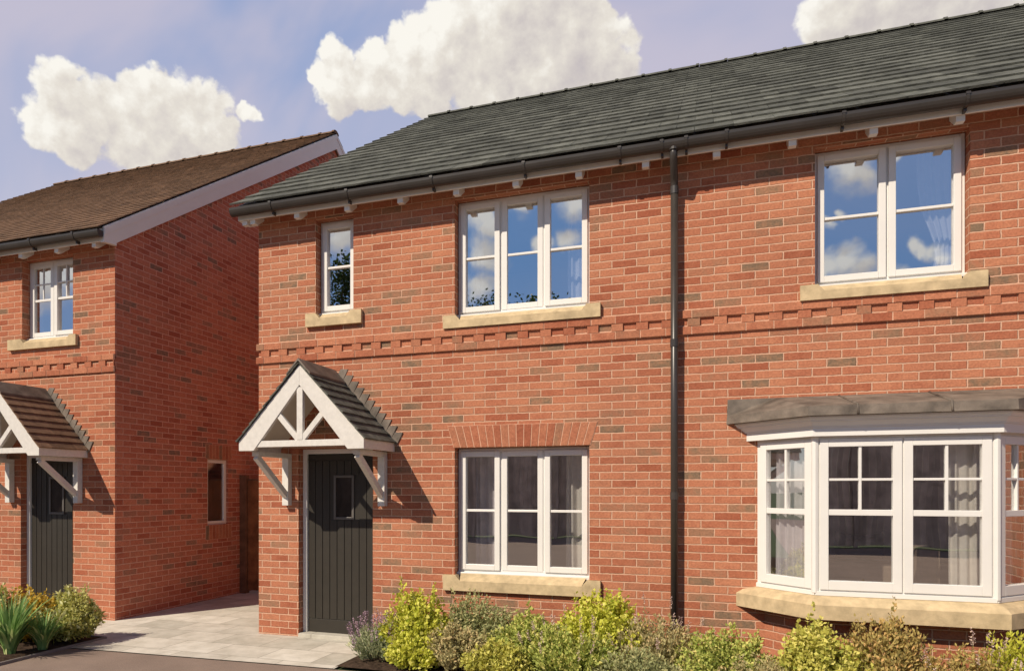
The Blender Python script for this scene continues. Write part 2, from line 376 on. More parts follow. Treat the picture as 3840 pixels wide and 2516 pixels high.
def wloc(o):
    v = Vector(o.location)
    if o.parent: v = v + 0*v
    return v if not o.parent else Vector((0, 0, 0)) + (wloc(o.parent) + (v - wloc(o.parent) if v.length else Vector((0, 0, 0))) if v.length else Vector((0, 0, 0)))
def tag(o, label=None, cat=None, group=None, kind=None):
    if label: o['label'] = label
    if cat: o['category'] = cat
    if group: o['group'] = group
    if kind: o['kind'] = kind
    return o
def thing(name, label, cat, loc=(0, 0, 0), group=None):
    o = bpy.data.objects.new(name, None); COL.objects.link(o); o.location = loc; o.empty_display_size = 0.3
    return tag(o, label, cat, group)

# ------------------------------------------------------------------ ground
b = MB(); b.face([(-600, -600, -0.02), (600, -600, -0.02), (600, 600, -0.02), (-600, 600, -0.02)]); tag(b.build('ground', M['turf']), kind='structure')
def edge_y(x): return -1.22 + 0.045*x                  # joint between drive and paving
b = MB(); b.face([(-30, -16.5, -0.008), (30, -16.5, -0.008), (30, edge_y(30), -0.008), (-30, edge_y(-30), -0.008)])
tag(b.build('driveway', M['asphalt']), kind='structure')
b = MB(); b.face([(-1.5, edge_y(-1.5), 0), (1.62, edge_y(1.62), 0), (1.62, 0.4, 0), (0.0, 0.4, 0), (0.0, 12, 0), (-2.25, 12, 0), (-2.25, 0.4, 0), (-4.6, 0.4, 0), (-4.6, -0.55, 0), (-1.5, -0.8, 0)])
tag(b.build('paving', M['paving']), kind='structure')
def bumpy_bed(poly_x0, poly_x1, y0, y1, name):
    b = MB(); nx, ny = 60, 14
    rr = random.Random(3)
    P = [[(poly_x0+(poly_x1-poly_x0)*i/nx, y0+(y1-y0)*j/ny, 0.015+0.03*rr.random()*(0 < i < nx and 0 < j < ny)) for j in range(ny+1)] for i in range(nx+1)]
    for i in range(nx):
        for j in range(ny): b.face([P[i][j], P[i+1][j], P[i+1][j+1], P[i][j+1]])
    return tag(b.build(name, M['soil']), kind='structure')
bumpy_bed(1.62, 9.5, -1.12, 0.02, 'planting_bed')
bumpy_bed(-6.5, -1.47, -3.4, -0.82, 'planting_bed')
b = MB(); b.box(-1.465, -1.435, -3.4, -0.79, -0.05, 0.022); b.box(-6.5, -1.465, -0.82, -0.79, -0.05, 0.022); tag(b.build('kerb', M['kerb'], bevel=0.008), kind='structure')

# ------------------------------------------------------------------ wall pieces
def wall_xz(b, y, x0, x1, z0, z1, ops, depth):
    xs = sorted({x0, x1} | {o[0] for o in ops} | {o[1] for o in ops}); zs = sorted({z0, z1} | {o[2] for o in ops} | {o[3] for o in ops})
    for i in range(len(xs)-1):
        for j in range(len(zs)-1):
            cx, cz = (xs[i]+xs[i+1])/2, (zs[j]+zs[j+1])/2
            if any(o[0] < cx < o[1] and o[2] < cz < o[3] for o in ops): continue
            b.face([(xs[i], y, zs[j]), (xs[i+1], y, zs[j]), (xs[i+1], y, zs[j+1]), (xs[i], y, zs[j+1])])
    for a, c, d, e in ops:
        yb = y+depth
        b.face([(a, y, d), (a, y, e), (a, yb, e), (a, yb, d)]); b.face([(c, y, d), (c, yb, d), (c, yb, e), (c, y, e)])
        b.face([(a, y, e), (c, y, e), (c, yb, e), (a, yb, e)]); b.face([(a, y, d), (a, yb, d), (c, yb, d), (c, y, d)])

def frame_ring(b, x0, x1, z0, z1, y0, y1, w, wb=None):
    wb = w if wb is None else wb
    b.box(x0, x0+w, y0, y1, z0, z1); b.box(x1-w, x1, y0, y1, z0, z1)
    b.box(x0+w, x1-w, y0, y1, z1-w, z1); b.box(x0+w, x1-w, y0, y1, z0, z0+wb)

def window(parent, x0, x1, z0, z1, y, lights, glass, name='window', sashes=None, bars=1, georgian=False, sill=None, handles=False):
    """casement window; y = plane of the frame face. lights: list of fractions; sashes: which lights open (their sash stands proud)"""
    w = MB(); fw = 0.042
    frame_ring(w, x0, x1, z0, z1, y, y+0.07, fw, 0.05)
    w.box(x0-0.012, x1+0.012, y-0.045, y+0.05, z0-0.022, z0+0.012)      # projecting cill
    xs = [x0]; 
    for f in lights: xs.append(xs[-1]+(x1-x0)*f)
    for xm in xs[1:-1]: w.box(xm-0.026, xm+0.026, y+0.003, y+0.067, z0+0.05, z1-fw)
    win = w.build(name, M['pvc'], parent, bevel=0.004)
    for i in range(len(lights)):
        a = xs[i] + (fw-0.012 if i == 0 else 0.010); c = xs[i+1] - (fw-0.012 if i == len(lights)-1 else 0.010)
        d, e = z0+0.038, z1-fw+0.012
        openp = (sashes is None) or sashes[i]
        ya = y-0.020 if openp else y-0.006
        s = MB(); sw = 0.056
        frame_ring(s, a, c, d, e, ya, y+0.045, sw)
        ga, gc, gd, ge = a+sw, c-sw, d+sw, e-sw
        zm = gd+(ge-gd)*0.5
        if georgian:
            s.box(ga, gc, ya+0.012, y+0.03, zm-0.016, zm+0.016)
            xm = (ga+gc)/2; s.box(xm-0.009, xm+0.009, ya+0.014, y+0.028, zm+0.016, ge)
            zq = zm+(ge-zm)*0.5; s.box(ga, xm-0.009, ya+0.014, y+0.028, zq-0.009, zq+0.009); s.box(xm+0.009, gc, ya+0.014, y+0.028, zq-0.009, zq+0.009)
        elif bars:
            s.box(ga, gc, ya+0.012, y+0.03, zm-0.0125, zm+0.0125)
        s.build('sash', M['pvc'], win, bevel=0.004)
        g = MB(); g.face([(ga-0.004, y+0.018, gd-0.004), (gc+0.004, y+0.018, gd-0.004), (gc+0.004, y+0.018, ge+0.004), (ga-0.004, y+0.018, ge+0.004)])
        g.build('pane', glass, win)
    return win
def stone_sill(win, x0, x1, zt, h, yw, ox0, ox1, proj=0.045):
    """stooled stone sill: blocks at both ends, weathered slope in the middle; yw = wall plane"""
    b = MB(); y0 = yw-proj; yb = yw+0.16; ys = yw+0.072; dz = 0.058
    a, c = ox0+0.02, ox1-0.02; m = 0.05
    z0 = zt-h; zl = zt-dz
    fl = [(x0, z0), (x1, z0), (x1, zt), (c, zt), (c-m, zl), (a+m, zl), (a, zt), (x0, zt)]
    b.face([(x, y0, z) for x, z in fl])
    b.face([(a+m, y0, zl), (c-m, y0, zl), (c-0.022, ys, zt+0.010), (a+0.022, ys, zt+0.010)]); b.face([(a, ys, zt), (c, ys, zt), (c, yb, zt), (a, yb, zt)])
    b.face([(a, y0, zt), (a+m, y0, zl), (a, ys, zt)]); b.face([(c-m, y0, zl), (c, y0, zt), (c, ys, zt)])
    b.face([(x0, y0, zt), (a, y0, zt), (a, yb, zt), (x0, yb, zt)]); b.face([(c, y0, zt), (x1, y0, zt), (x1, yb, zt), (c, yb, zt)])
    b.face([(x0, yb, z0), (x0, y0, z0), (x0, y0, zt), (x0, yb, zt)]); b.face([(x1, y0, z0), (x1, yb, z0), (x1, yb, zt), (x1, y0, zt)])
    b.face([(x0, yb, z0), (x1, yb, z0), (x1, y0, z0), (x0, y0, z0)])
    b.face([(x1, yb, z0), (x0, yb, z0), (x0, yb, zt), (x1, yb, zt)])
    return b.build('sill', M['stone'], win)

def brick_box(b, m, x0, x1, y0, y1, z0, z1, gap=0.005):
    j = lambda: random.uniform(-0.0015, 0.0015)
    r = random.random(); r = r*0.9 if random.random() < 0.9 else r
    b.box(x0+gap+j(), x1-gap+j(), y0+j(), y1, z0+gap*0.8+j()*0.5, z1-gap*0.8+j()*0.5, r)
def dentil_band(parent, x0, x1, yw, z0, ret_left=True, ret_right=False, ph=0.0):
    """three courses: projecting stretchers, alternate headers, projecting stretchers"""
    b = MB(); m = MB(); L = 0.024
    for row in range(3):
        za, zb = z0+row*BH, z0+(row+1)*BH
        if row == 1:
            x = x0+ph; k = 0
            while x < x1-0.01:
                e = min(x+BW/2, x1)
                if k % 2 == 0: brick_box(b, m, x, e, yw-L*0.8, yw+0.02, za, zb, 0.0045)
                x += BW/2; k += 1
        else:
            x = x0-(L if ret_left else 0); first = True
            while x < x1+(L if ret_right else 0)-0.01:
                e = min(x+(BW*0.45 if first else BW), x1+(L if ret_right else 0)); first = False
                brick_box(b, m, x, e, yw-L, yw+0.02, za, zb, 0.0045); x = e
            m.box(x0-(L-0.004 if ret_left else 0), x1+(L-0.004 if ret_right else 0), yw-L+0.004, yw+0.01, za+0.001, zb-0.001)
    if ret_left:
        for row in (0, 1, 2):
            za, zb = z0+row*BH, z0+(row+1)*BH; pr = L if row != 1 else L*0.8; y = yw-pr
            while y < yw+0.65:
                brick_box(b, m, x0-pr, x0+0.02, max(y, yw+0.021), y+BW, za, zb, 0.0045) if y+BW > yw+0.05 else None
                y += BW if row != 1 else BW
    o = b.build('dentil_band', M['brick_solid'], parent); m.build('mortar', M['mortar'], o)
    return o

def tile_roof(b, x0, x1, ye, ze, yr, zr, gauge, width, thick, jit, sgn=1, over=1.25, ragged=0.0):
    """tiles one by one from eaves (ye,ze) up to ridge (yr,zr); x0..x1"""
    e = Vector((0, ye, ze)); u = Vector((0, yr-ye, zr-ze)); L = u.length; u.normalize(); n = Vector((0, -u.z, u.y)) if u.y > 0 else Vector((0, u.z, -u.y))
    rows = int(round(L/gauge)); g = L/rows
    for i in range(rows):
        off = (0.5*width if i % 2 else 0.0); x = x0-off; top = min(L, i*g+g*over)
        while x < x1-0.005:
            a, c = max(x, x0)+random.uniform(0, 0.002), min(x+width, x1)-random.uniform(0.001, 0.004)
            x += width
            if c-a < 0.02: continue
            j0 = random.uniform(-jit, jit)*(3 if random.random() < 0.07 else 1); jn = random.uniform(0, jit*0.5); th = thick*random.uniform(0.85, 1.2)
            lo, hi = i*g+j0, top
            P = []
            n0, n1 = n*(th+jn), n*(0.004)
            # underside lies on the course below
            for (s_, nn) in ((lo, n*jn+n*0.002), (hi, n*0.0)):
                pass
            A = e+u*lo; B_ = e+u*hi
            up0 = n*(thick*1.55+jn); up1 = n*0.006
            q = [A+up0-n*th, B_+up1-n*0.006, B_+up1, A+up0]
            r = random.random()
            b.hexa([(a, q[0].y, q[0].z), (c, q[0].y, q[0].z), (c, q[1].y, q[1].z), (a, q[1].y, q[1].z),
                    (a, q[3].y, q[3].z), (c, q[3].y, q[3].z), (c, q[2].y, q[2].z), (a, q[2].y, q[2].z)], r)

def roof_of(parent, name, x0, x1, ye, ze, yr, zr, gauge, width, thick, jit, mat, ridge_mat, rstep=0.45):
    deck = MB()                                             # boarding under the tiles, both slopes
    deck.prism_yz([(ye+0.03, ze-0.045), (yr, zr-0.055), (2*yr-ye-0.03, ze-0.045), (2*yr-ye-0.02, ze-0.02), (yr, zr-0.02), (ye+0.02, ze-0.02)], x0+0.03, x1-0.03)
    ro = MB(); tile_roof(ro, x0, x1, ye, ze, yr, zr, gauge, width, thick, jit)
    back = MB(); tile_roof(back, x0, x1, 2*yr-ye, ze, yr, zr, gauge*2, width*3, thick, jit)
    ro.v, nb = ro.v, len(ro.v)
    ro.f += [tuple(i+nb for i in f) for f in back.f]; ro.v += back.v; ro.r += back.r
    r = ro.build(name, mat, parent)
    deck.build('roof_deck', M['soffit'], r)
    rt = MB(); x = x0
    while x < x1-0.05:
        e = min(x+rstep, x1)
        def arc(xa, xb, rad, up):
            n = 8; pa = []
            for k in range(n+1):
                an = pi*k/n; pa.append((yr-cos(an)*rad, zr+0.005+up+sin(an)*rad*0.62-0.03))
            for k in range(n):
                rt.face([(xa, *pa[k]), (xb, *pa[k]), (xb, *pa[k+1]), (xa, *pa[k+1])][::-1], 0.4)
            rt.face([(xa, *p) for p in pa], 0.4); rt.face([(xb, *p) for p in pa[::-1]], 0.4)
        arc(x+0.003, e-0.05, 0.10, 0.0); arc(e-0.05, e-0.002, 0.112, 0.006)
        x = e
    rt.build('ridge', ridge_mat, r)
    return r

def eaves_set(parent, x0, x1, yw, z_soff, blocks, brackets, tag_box=True, zt=0.0):
    """fascia, gutter with brackets, rafter-foot blocks; yw wall plane; z_soff = underside of fascia"""
    f = MB(); f.box(x0, x1, yw-0.205, yw-0.185, z_soff, z_soff+0.15); f.box(x0+0.002, x1-0.002, yw-0.185, yw+0.05, z_soff+0.125, z_soff+0.135)
    f.build('fascia', M['pvc'], parent, bevel=0.003)
    g = MB(); n = 10; R = 0.057; EL = 1.46; yc, zc = yw-0.205-R-0.004, z_soff+0.110
    pr = [(yc+cos(pi+pi*k/n)*R, zc+sin(pi+pi*k/n)*R*EL) for k in range(n+1)]
    pi_ = [(yc+cos(pi+pi*k/n)*(R-0.004), zc+sin(pi+pi*k/n)*(R-0.004)*EL) for k in range(n+1)]
    xa, xb = x0-0.035, x1+0.05
    for k in range(n):
        g.face([(xa, *pr[k]), (xa, *pr[k+1]), (xb, *pr[k+1]), (xb, *pr[k])], 0.5); g.face([(xa, *pi_[k+1]), (xa, *pi_[k]), (xb, *pi_[k]), (xb, *pi_[k+1])], 0.5)
    for (x, s_) in ((xa, 1), (xb, -1)): g.face([(x, *p) for p in (pr if s_ > 0 else pr[::-1])], 0.5)
    for (p0, p1) in ((pr[0], pi_[0]), (pi_[-1], pr[-1])): g.face([(xa, *p0), (xb, *p0), (xb, *p1), (xa, *p1)], 0.5)
    go = g.build('gutter', M['gutter'], parent, smooth=False)
    for x in brackets:
        k_ = MB(); Rb = R+0.006
        pb = [(yc+cos(pi*0.97+pi*1.0*k/n)*Rb, zc+sin(pi*0.97+pi*k/n)*Rb*EL) for k in range(n+1)]
        for k in range(n):
            q0, q1 = pb[k], pb[k+1]; i0, i1 = (yc+(q0[0]-yc)*0.9, zc+(q0[1]-zc)*0.9), (yc+(q1[0]-yc)*0.9, zc+(q1[1]-zc)*0.9)
            k_.hexa([(x-0.011, *q0), (x+0.011, *q0), (x+0.011, *i0), (x-0.011, *i0), (x-0.011, *q1), (x+0.011, *q1), (x+0.011, *i1), (x-0.011, *i1)], 0.5)
        k_.box(x-0.010, x+0.010, yc+0.01, yw-0.200, z_soff-0.002, z_soff+0.03, 0.5)
        k_.box(x-0.016, x+0.016, yc-R-0.008, yc-R+0.004, zc-0.01, zc+0.008, 0.5)
        k_.build('gutter_bracket', M['gutter'], go)
    for x in blocks:
        k_ = MB(); k_.prism_yz([(yw-0.183, z_soff-0.048), (yw-0.125, z_soff-0.048), (yw-0.003, z_soff+0.045), (yw-0.003, z_soff+0.12), (yw-0.183, z_soff+0.12)], x-0.032, x+0.032)
        k_.build('rafter_foot', M['pvc'], parent, bevel=0.003)
    return go

def canopy(parent, xc, yw, ztip, zapex, roofmat, hw=0.725, p=0.74, dz=0.0):
    """gabled door hood on two gallows brackets"""
    sl = (zapex-ztip)/hw; yf = yw-p
    c = MB(); tk = 0.045                                     # barge board pair, 45 mm thick
    zb = ztip-0.12
    def board(sg):
        X = lambda d: xc+sg*d
        # front board polygon: outer top edge apex->tip, down, in, back up to inner apex
        pts = [(X(0), zapex-0.045), (X(hw), ztip-0.02), (X(hw), zb), (X(hw-0.18), zb), (X(0), zapex-0.25)]
        if sg > 0: pts = pts[::-1]
        c.prism_xz(pts, yf, yf+tk)
    board(1); board(-1)
    cano = c.build('canopy', M['paint'], parent, bevel=0.003)
    k = MB(); k.box(xc-hw+0.205, xc+hw-0.185, yf+0.008, yf+0.05, zb+0.035, zb+0.10); k.build('tie_beam', M['paint'], cano, bevel=0.003)
    k = MB(); k.box(xc-0.034, xc+0.034, yf+0.006, yf+0.052, zb+0.102, zapex-0.27); k.build('king_post', M['paint'], cano, bevel=0.003)
    for sg in (-1, 1):
        k = MB(); x0, z0 = xc+sg*0.02, zb+0.105; x1, z1 = xc+sg*0.29, zb+0.40
        dx, dz_ = x1-x0, z1-z0; L = math.hypot(dx, dz_); nx, nz = -dz_/L*0.029, dx/L*0.029
        poly = [(x0+nx, z0+nz), (x0-nx, z0-nz), (x1-nx, z1-nz), (x1+nx, z1+nz)]
        if (poly[1][0]-poly[0][0])*(poly[2][1]-poly[1][1])-(poly[1][1]-poly[0][1])*(poly[2][0]-poly[1][0]) < 0: poly = poly[::-1]
        k.prism_xz(poly, yf+0.010, yf+0.048); k.build('strut', M['paint'], cano, bevel=0.003)
    for sg in (-1, 1):
        # side fascia and soffit
        k = MB(); xa, xb = sorted((xc+sg*(hw-0.004), xc+sg*(hw-0.03)))
        k.box(xa, xb, yf+tk+0.001, yw-0.002, zb+0.003, ztip-0.015)
        k.build('side_fascia', M['paint'], cano, bevel=0.003)
        # sloping lining under the roof
        k = MB(); d0, d1 = 0.0, hw-0.035
        za, zc_ = zapex-0.075, zapex-0.075-sl*d1
        pts = [(xc+sg*d0, za), (xc+sg*d1, zc_), (xc+sg*d1, zc_-0.02), (xc+sg*d0, za-0.02)]
        if sg > 0: pts = pts[::-1]
        k.prism_xz(pts, yf+tk+0.001, yw-0.002); k.build('lining', M['soffit'], cano)
        # beam carrying the roof, wall post and brace
        k = MB(); bx0, bx1 = sorted((xc+sg*(hw-0.17), xc+sg*(hw-0.09)))
        k.box(bx0, bx1, yf+0.10, yw-0.002, zb-0.05, zb+0.002)
        k.box(bx0, bx1, yw-0.078, yw-0.002, zb-0.58, zb-0.051)
        y0, z0, y1, z1 = yf+0.12, zb-0.055, yw-0.06, zb-0.47
        dy, dz_ = y1-y0, z1-z0; L = math.hypot(dy, dz_); ny, nz = -dz_/L*0.032, dy/L*0.032
        k.prism_yz([(y0-ny, z0-nz), (y1-ny, z1-nz), (y1+ny, z1+nz), (y0+ny, z0+nz)], bx0+0.012, bx1-0.012)
        k.build('bracket', M['paint'], cano, bevel=0.003)
    # tiles
    tl = MB(); Ls = math.hypot(hw+0.012, zapex-ztip); rows = 9; g = Ls/rows
    ux, uz = (hw+0.012)/Ls, (zapex-ztip)/Ls
    for sg in (-1, 1):
        for i in range(rows):
            s0, s1 = Ls-i*g, max(0.0, Ls-(i+1.25)*g); x = yf-0.022-(0.09 if i % 2 else 0)
            while x < yw-0.004:
                a, e = max(x, yf-0.022), min(x+0.18, yw-0.003); x += 0.18
                if e-a < 0.02: continue
                j = random.uniform(-0.003, 0.003); th = 0.016; r = random.random()
                def P(s_, up): return (xc+sg*(ux*s_ + uz*up), zapex-0.03-uz*s_+ux*up)
                A0, A1, B0, B1 = P(s0+j, 0.006), P(s0+j, 0.006+th), P(s1, 0.0), P(s1, 0.004)
                pts = [A0, A1, B1, B0]
                ring = [(px_, a+0.0008, pz_) for px_, pz_ in pts]+[(px_, e-0.0008, pz_) for px_, pz_ in pts]
                bb = len(tl.v); tl.v += ring
                for q in ((0, 1, 2, 3), (7, 6, 5, 4), (0, 4, 5, 1), (1, 5, 6, 2), (2, 6, 7, 3), (3, 7, 4, 0)):
                    tl.f.append(tuple(bb+z for z in q)); tl.r.append(r)
    tl.build('canopy_tiles', roofmat, cano)
    k = MB()                                                 # ridge capping
    for (a, e) in ((yf-0.026, yf+0.36), (yf+0.362, yw-0.003)):
        for sg in (-1, 1):
            pts = [(xc, zapex+0.018), (xc+sg*0.135, zapex+0.018-sl*0.135), (xc+sg*0.135, zapex-0.002-sl*0.135), (xc, zapex-0.006)]
            if sg > 0: pts = pts[::-1]
            k.prism_xz(pts, a, e)
    k.build('ridge_cap', M['lead'], cano)
    k = MB()                                                 # stepped lead flashing let into the brick joints
    for sg in (-1, 1):
        n = 11; dn = hw*1.0/n
        for i in range(n):
            xa, xb = 0.02+i*dn, 0.02+(i+1)*dn; za, zb2 = zapex-0.01-sl*xa, zapex-0.01-sl*xb
            tipx, tipz = xb+0.074, zb2+0.120
            pts = [(xc+sg*xb, zb2-0.02), (xc+sg*tipx, tipz), (xc+sg*(tipx-dn*1.35), tipz+0.006), (xc+sg*xa, za-0.02)]
            if sg < 0: pts = pts[::-1]
            k.prism_xz(pts, yw-0.007-0.0007*i, yw-0.0012*1.0-0.0001*i)
    k.build('lead_flashing', M['lead'], cano)
    return cano

def front_door(parent, x0, x1, y, z1, gx0, gx1, gz0, gz1, z0=0.03):
    """boarded door with small light; x0..x1 = brick opening"""
    f = MB(); w = 0.055
    f.box(x0+0.004, x0+w, y, y+0.08, z0-0.03, z1-0.003); f.box(x1-w+0.02, x1-0.004, y, y+0.08, z0-0.03, z1-0.003); f.box(x0+w, x1-w+0.02, y, y+0.08, z1-w, z1-0.003)
    d = f.build('door', M['pvc'], parent, bevel=0.004)
    a, c, e = x0+w+0.003, x1-w+0.017, z1-w-0.003
    lf = MB(); yd = y+0.028
    lf.box(a, c, yd+0.008, yd+0.04, z0, e, 0.5)               # core
    lf.box(a, c, yd, yd+0.0078, z0, z0+0.16, 0.5); lf.box(a, c, yd, yd+0.0078, e-0.07, e, 0.5)
    n = 9; st = (c-a)/n
    for i in range(n):
        xa, xb = a+i*st+0.004, a+(i+1)*st-0.004
        if xb < gx0-0.03 or xa > gx1+0.03: lf.box(xa, xb, yd, yd+0.0078, z0+0.166, e-0.076, 0.5)
        else:
            lf.box(xa, xb, yd, yd+0.0078, z0+0.166, gz0-0.035, 0.5); lf.box(xa, xb, yd, yd+0.0078, gz1+0.035, e-0.076, 0.5)
    lf.build('leaf', M['door'], d, bevel=0.0015)
    g = MB(); frame_ring(g, gx0-0.03, gx1+0.03, gz0-0.03, gz1+0.03, yd-0.008, yd+0.0075, 0.028); g.build('light_frame', M['trim'], d, bevel=0.003)
    g = MB(); g.face([(gx0-0.002, yd+0.003, gz0-0.002), (gx1+0.002, yd+0.003, gz0-0.002), (gx1+0.002, yd+0.003, gz1+0.002), (gx0-0.002, yd+0.003, gz1+0.002)]); g.build('pane', M['glass_door'], d)
    return d

# ================================================================== MAIN HOUSE
HX1 = 10.2; ZS = 4.70
main = thing('brick_house', 'red brick semi-detached house with grey slate-look roof and bay window, in front on the right', 'house', (0, 0, 0))
ops = [(0.749, 1.220, 3.556, 4.680), (2.402, 3.800, 3.404, 4.682), (5.790, 6.955, 3.398, 4.682), (2.402, 3.800, 0.706, 2.092), (0.528, 1.456, 0.0, 2.118), (5.40, 7.34, 0.62, 2.2)]
b = MB(); wall_xz(b, 0, 0, HX1, -0.05, 4.86, ops, 0.12); b.build('wall', M['brick'], main)
b = MB()                                                     # side, back and inner skins
GY = 11.9
b.prism_yz([(0.004, -0.05), (GY-0.0, -0.05), (GY, 4.80), (GY/2, 8.70), (0.004, 4.86)], 0.0005, 0.10)
b.build('gable_wall', M['brick'], main)
b = MB(); b.prism_yz([(0.0, -0.05), (GY, -0.05), (GY, 4.80), (GY/2, 8.70), (0.0, 4.80)], HX1-0.1, HX1-0.001); b.box(0.1, HX1-0.1, GY-0.1, GY, -0.05, 4.80); b.build('rear_wall', M['brick'], main)
b = MB()                                                     # inner leaf round openings + rooms
def inner(b, x0, x1, z0, z1, ops, y): 
    wall_xz(b, y, x0, x1, z0, z1, [(o[0]-0.0, o[1]+0.0, o[2]-0.0, o[3]+0.0) for o in ops], 0.12)
    m = len(b.f)
inner(b, 0.1, HX1-0.1, 0.0, 4.79, ops, 0.205)
b.box(0.1, HX1-0.1, 3.0, 3.1, 0.0, 4.8); b.box(1.75, 1.85, 0.33, 3.0, 0.0, 4.8); b.box(4.55, 4.67, 0.33, 3.0, 0.0, 4.8)
b.box(0.1, HX1-0.1, 0.33, 3.0, 4.80, 4.85); b.build('room_walls', M['plaster'], main)
b = MB(); b.box(0.1, HX1-0.1, 0.33, 3.0, 2.45, 2.68); b.box(0.1, HX1-0.1, 0.13, 4.3, 0.0, 0.06); b.build('floor_slab', M['carpet'], main)

roof_of(main, 'roof', -0.17, HX1+0.15, -0.300, 4.838, 5.80, 8.86, 0.325, 0.33, 0.017, 0.006, M['tile'], M['tile'])
eaves_set(main, -0.135, HX1+0.1, 0, ZS, [-0.06, 0.045]+[0.615+0.622*i for i in range(14)], [0.36, 1.30, 2.26, 3.216, 4.124, 4.50, 4.71, 5.05, 5.967, 6.846, 7.75, 8.7])
b = MB()                                                     # verge soffit on the gable side
for sg in (0, 1):
    pass
b.prism_yz([(-0.183, 4.70), (0.0, 4.70), (0.0, 4.80), (5.80, 8.68), (5.80, 8.79), (-0.183, 4.84)], -0.135, -0.003); b.build('verge_board', M['pvc'], main)
dentil_band(main, 0.0, HX1, 0, 3.104, True, False, 0.04)
# flat splayed arch over the ground floor window
b = MB(); m = MB(); za, zb_ = 2.096, 2.318; n = 19; xa0, xa1 = 2.392, 3.812; xt0, xt1 = 2.322, 3.882
for i in range(n):
    f0, f1 = i/n, (i+1)/n; g_ = 0.0048
    A = xa0+(xa1-xa0)*f0+g_; B_ = xa0+(xa1-xa0)*f1-g_; C_ = xt0+(xt1-xt0)*f1-g_; D_ = xt0+(xt1-xt0)*f0+g_
    b.prism_xz([(A, za), (B_, za), (C_, zb_), (D_, zb_)], -0.0075+random.uniform(-0.001, 0.001), 0.10, random.random()**0.8)
m.prism_xz([(xa0, za-0.002), (xa1, za-0.002), (xt1, zb_+0.004), (xt0, zb_+0.004)], -0.004, 0.09)
o = b.build('window_arch', M['brick_solid'], main); m.build('mortar', M['mortar'], o)
# upstairs heads: nothing shown, soffit closes them
w = window(main, 0.752, 1.217, 3.632, 4.677, 0.115, [1.0], M['glass_up'], sashes=[True]); stone_sill(w, 0.640, 1.335, 3.622, 0.146, 0, 0.749, 1.220)
w = window(main, 2.405, 3.797, 3.480, 4.679, 0.115, [0.335, 0.325, 0.34], M['glass_up'], sashes=[True, False, True]); stone_sill(w, 2.285, 3.912, 3.470, 0.135, 0, 2.402, 3.800)
w = window(main, 5.793, 6.952, 3.474, 4.679, 0.115, [0.5, 0.5], M['glass_up'], sashes=[True, True]); stone_sill(w, 5.668, 7.068, 3.464, 0.135, 0, 5.790, 6.955)
w = window(main, 2.405, 3.797, 0.782, 2.088, 0.115, [0.335, 0.325, 0.34], M['glass_down'], sashes=[True, False, True]); stone_sill(w, 2.285, 3.912, 0.772, 0.160, 0, 2.402, 3.800)
front_door(main, 0.528, 1.456, 0.085, 2.118, 0.945, 1.140, 1.352, 1.790)
b = MB(); b.box(0.532, 1.45, -0.02, 0.12, -0.01, 0.04); b.build('door_step', M['paving'], main, bevel=0.006)
canopy(main, 0.996, 0, 2.180, 2.965, M['tile'])

# rainwater pipe
b = MB(); xp = 4.60; R = 0.034
b.tube([(xp, -0.262, 4.765), (xp, -0.262, 4.70), (xp, -0.25, 4.66), (xp, -0.12, 4.545), (xp, -0.085, 4.50), (xp, -0.082, 4.44)], R, n=14)
b.tube([(xp, -0.082, 4.46), (xp, -0.082, 0.10)], R, n=14)
dp = b.build('downpipe', M['gutter'], main, smooth=True)
for z in (4.44, 3.02, 1.6, 0.4):
    k = MB(); k.tube([(xp, -0.082, z-0.035), (xp, -0.082, z+0.035)], R+0.004, n=14); k.box(xp-0.03, xp+0.03, -0.03, -0.002, z-0.015, z+0.015); k.box(xp-0.02, xp+0.02, -0.06, -0.028, z-0.015, z+0.015); k.build('pipe_collar', M['gutter'], dp)
k = MB(); k.tube([(xp, -0.262, 4.80), (xp, -0.262, 4.73)], R+0.012, n=14); k.build('gutter_outlet', M['gutter'], dp)

# bay window
BD = 0.42; bx = [5.316, 5.736, 7.005, 7.425]
def ring(off, offw=None):
    """plan outline of the bay offset outwards by off"""
    t_ = off*tan(pi/8)
    return [(bx[0]-off*1.41421+0.0, 0.0), (bx[1]-t_, -BD-off), (bx[2]+t_, -BD-off), (bx[3]+off*1.41421, 0.0)]
def slab(b, o0, o1, z0, z1, r=None, back=0.06):
    """solid slab whose bottom outline is offset o0, top outline o1"""
    lo, hi = ring(o0), ring(o1)
    P0 = [(lo[0][0], back)]+lo+[(lo[3][0], back)]; P1 = [(hi[0][0], back)]+hi+[(hi[3][0], back)]
    n = len(P0)
    b.face([(x, y, z1) for x, y in P1], r); b.face([(x, y, z0) for x, y in P0[::-1]], r)
    for i in range(n-1):
        b.face([(*P0[i], z0), (*P0[i+1], z0), (*P1[i+1], z1), (*P1[i], z1)], r)
b = MB(); slab(b, -0.045, -0.045, -0.02, 0.60); bay_parent = thing  # plinth
b_ = MB()
fr = MB()
def facet(p0, p1):
    d = Vector((p1[0]-p0[0], p1[1]-p0[1], 0)); L = d.length; d.normalize(); n = Vector((d.y, -d.x, 0))   # outward (-y side)
    return Vector((p0[0], p0[1], 0)), d, n, L
def fbox(b, F, u0, u1, n0, n1, z0, z1):
    """box along a facet: u along, n outwards (n1>n0)"""
    o, d, n, L = F
    q = [(o+d*u0+n*n1), (o+d*u1+n*n1), (o+d*u1+n*n0), (o+d*u0+n*n0)]
    b.hexa([(v.x, v.y, z0) for v in q]+[(v.x, v.y, z1) for v in q])
R0 = ring(0.0)
FS = [facet(R0[0], R0[1]), facet(R0[1], R0[2]), facet(R0[2], R0[3])]
ZB, ZT = 0.800, 2.115
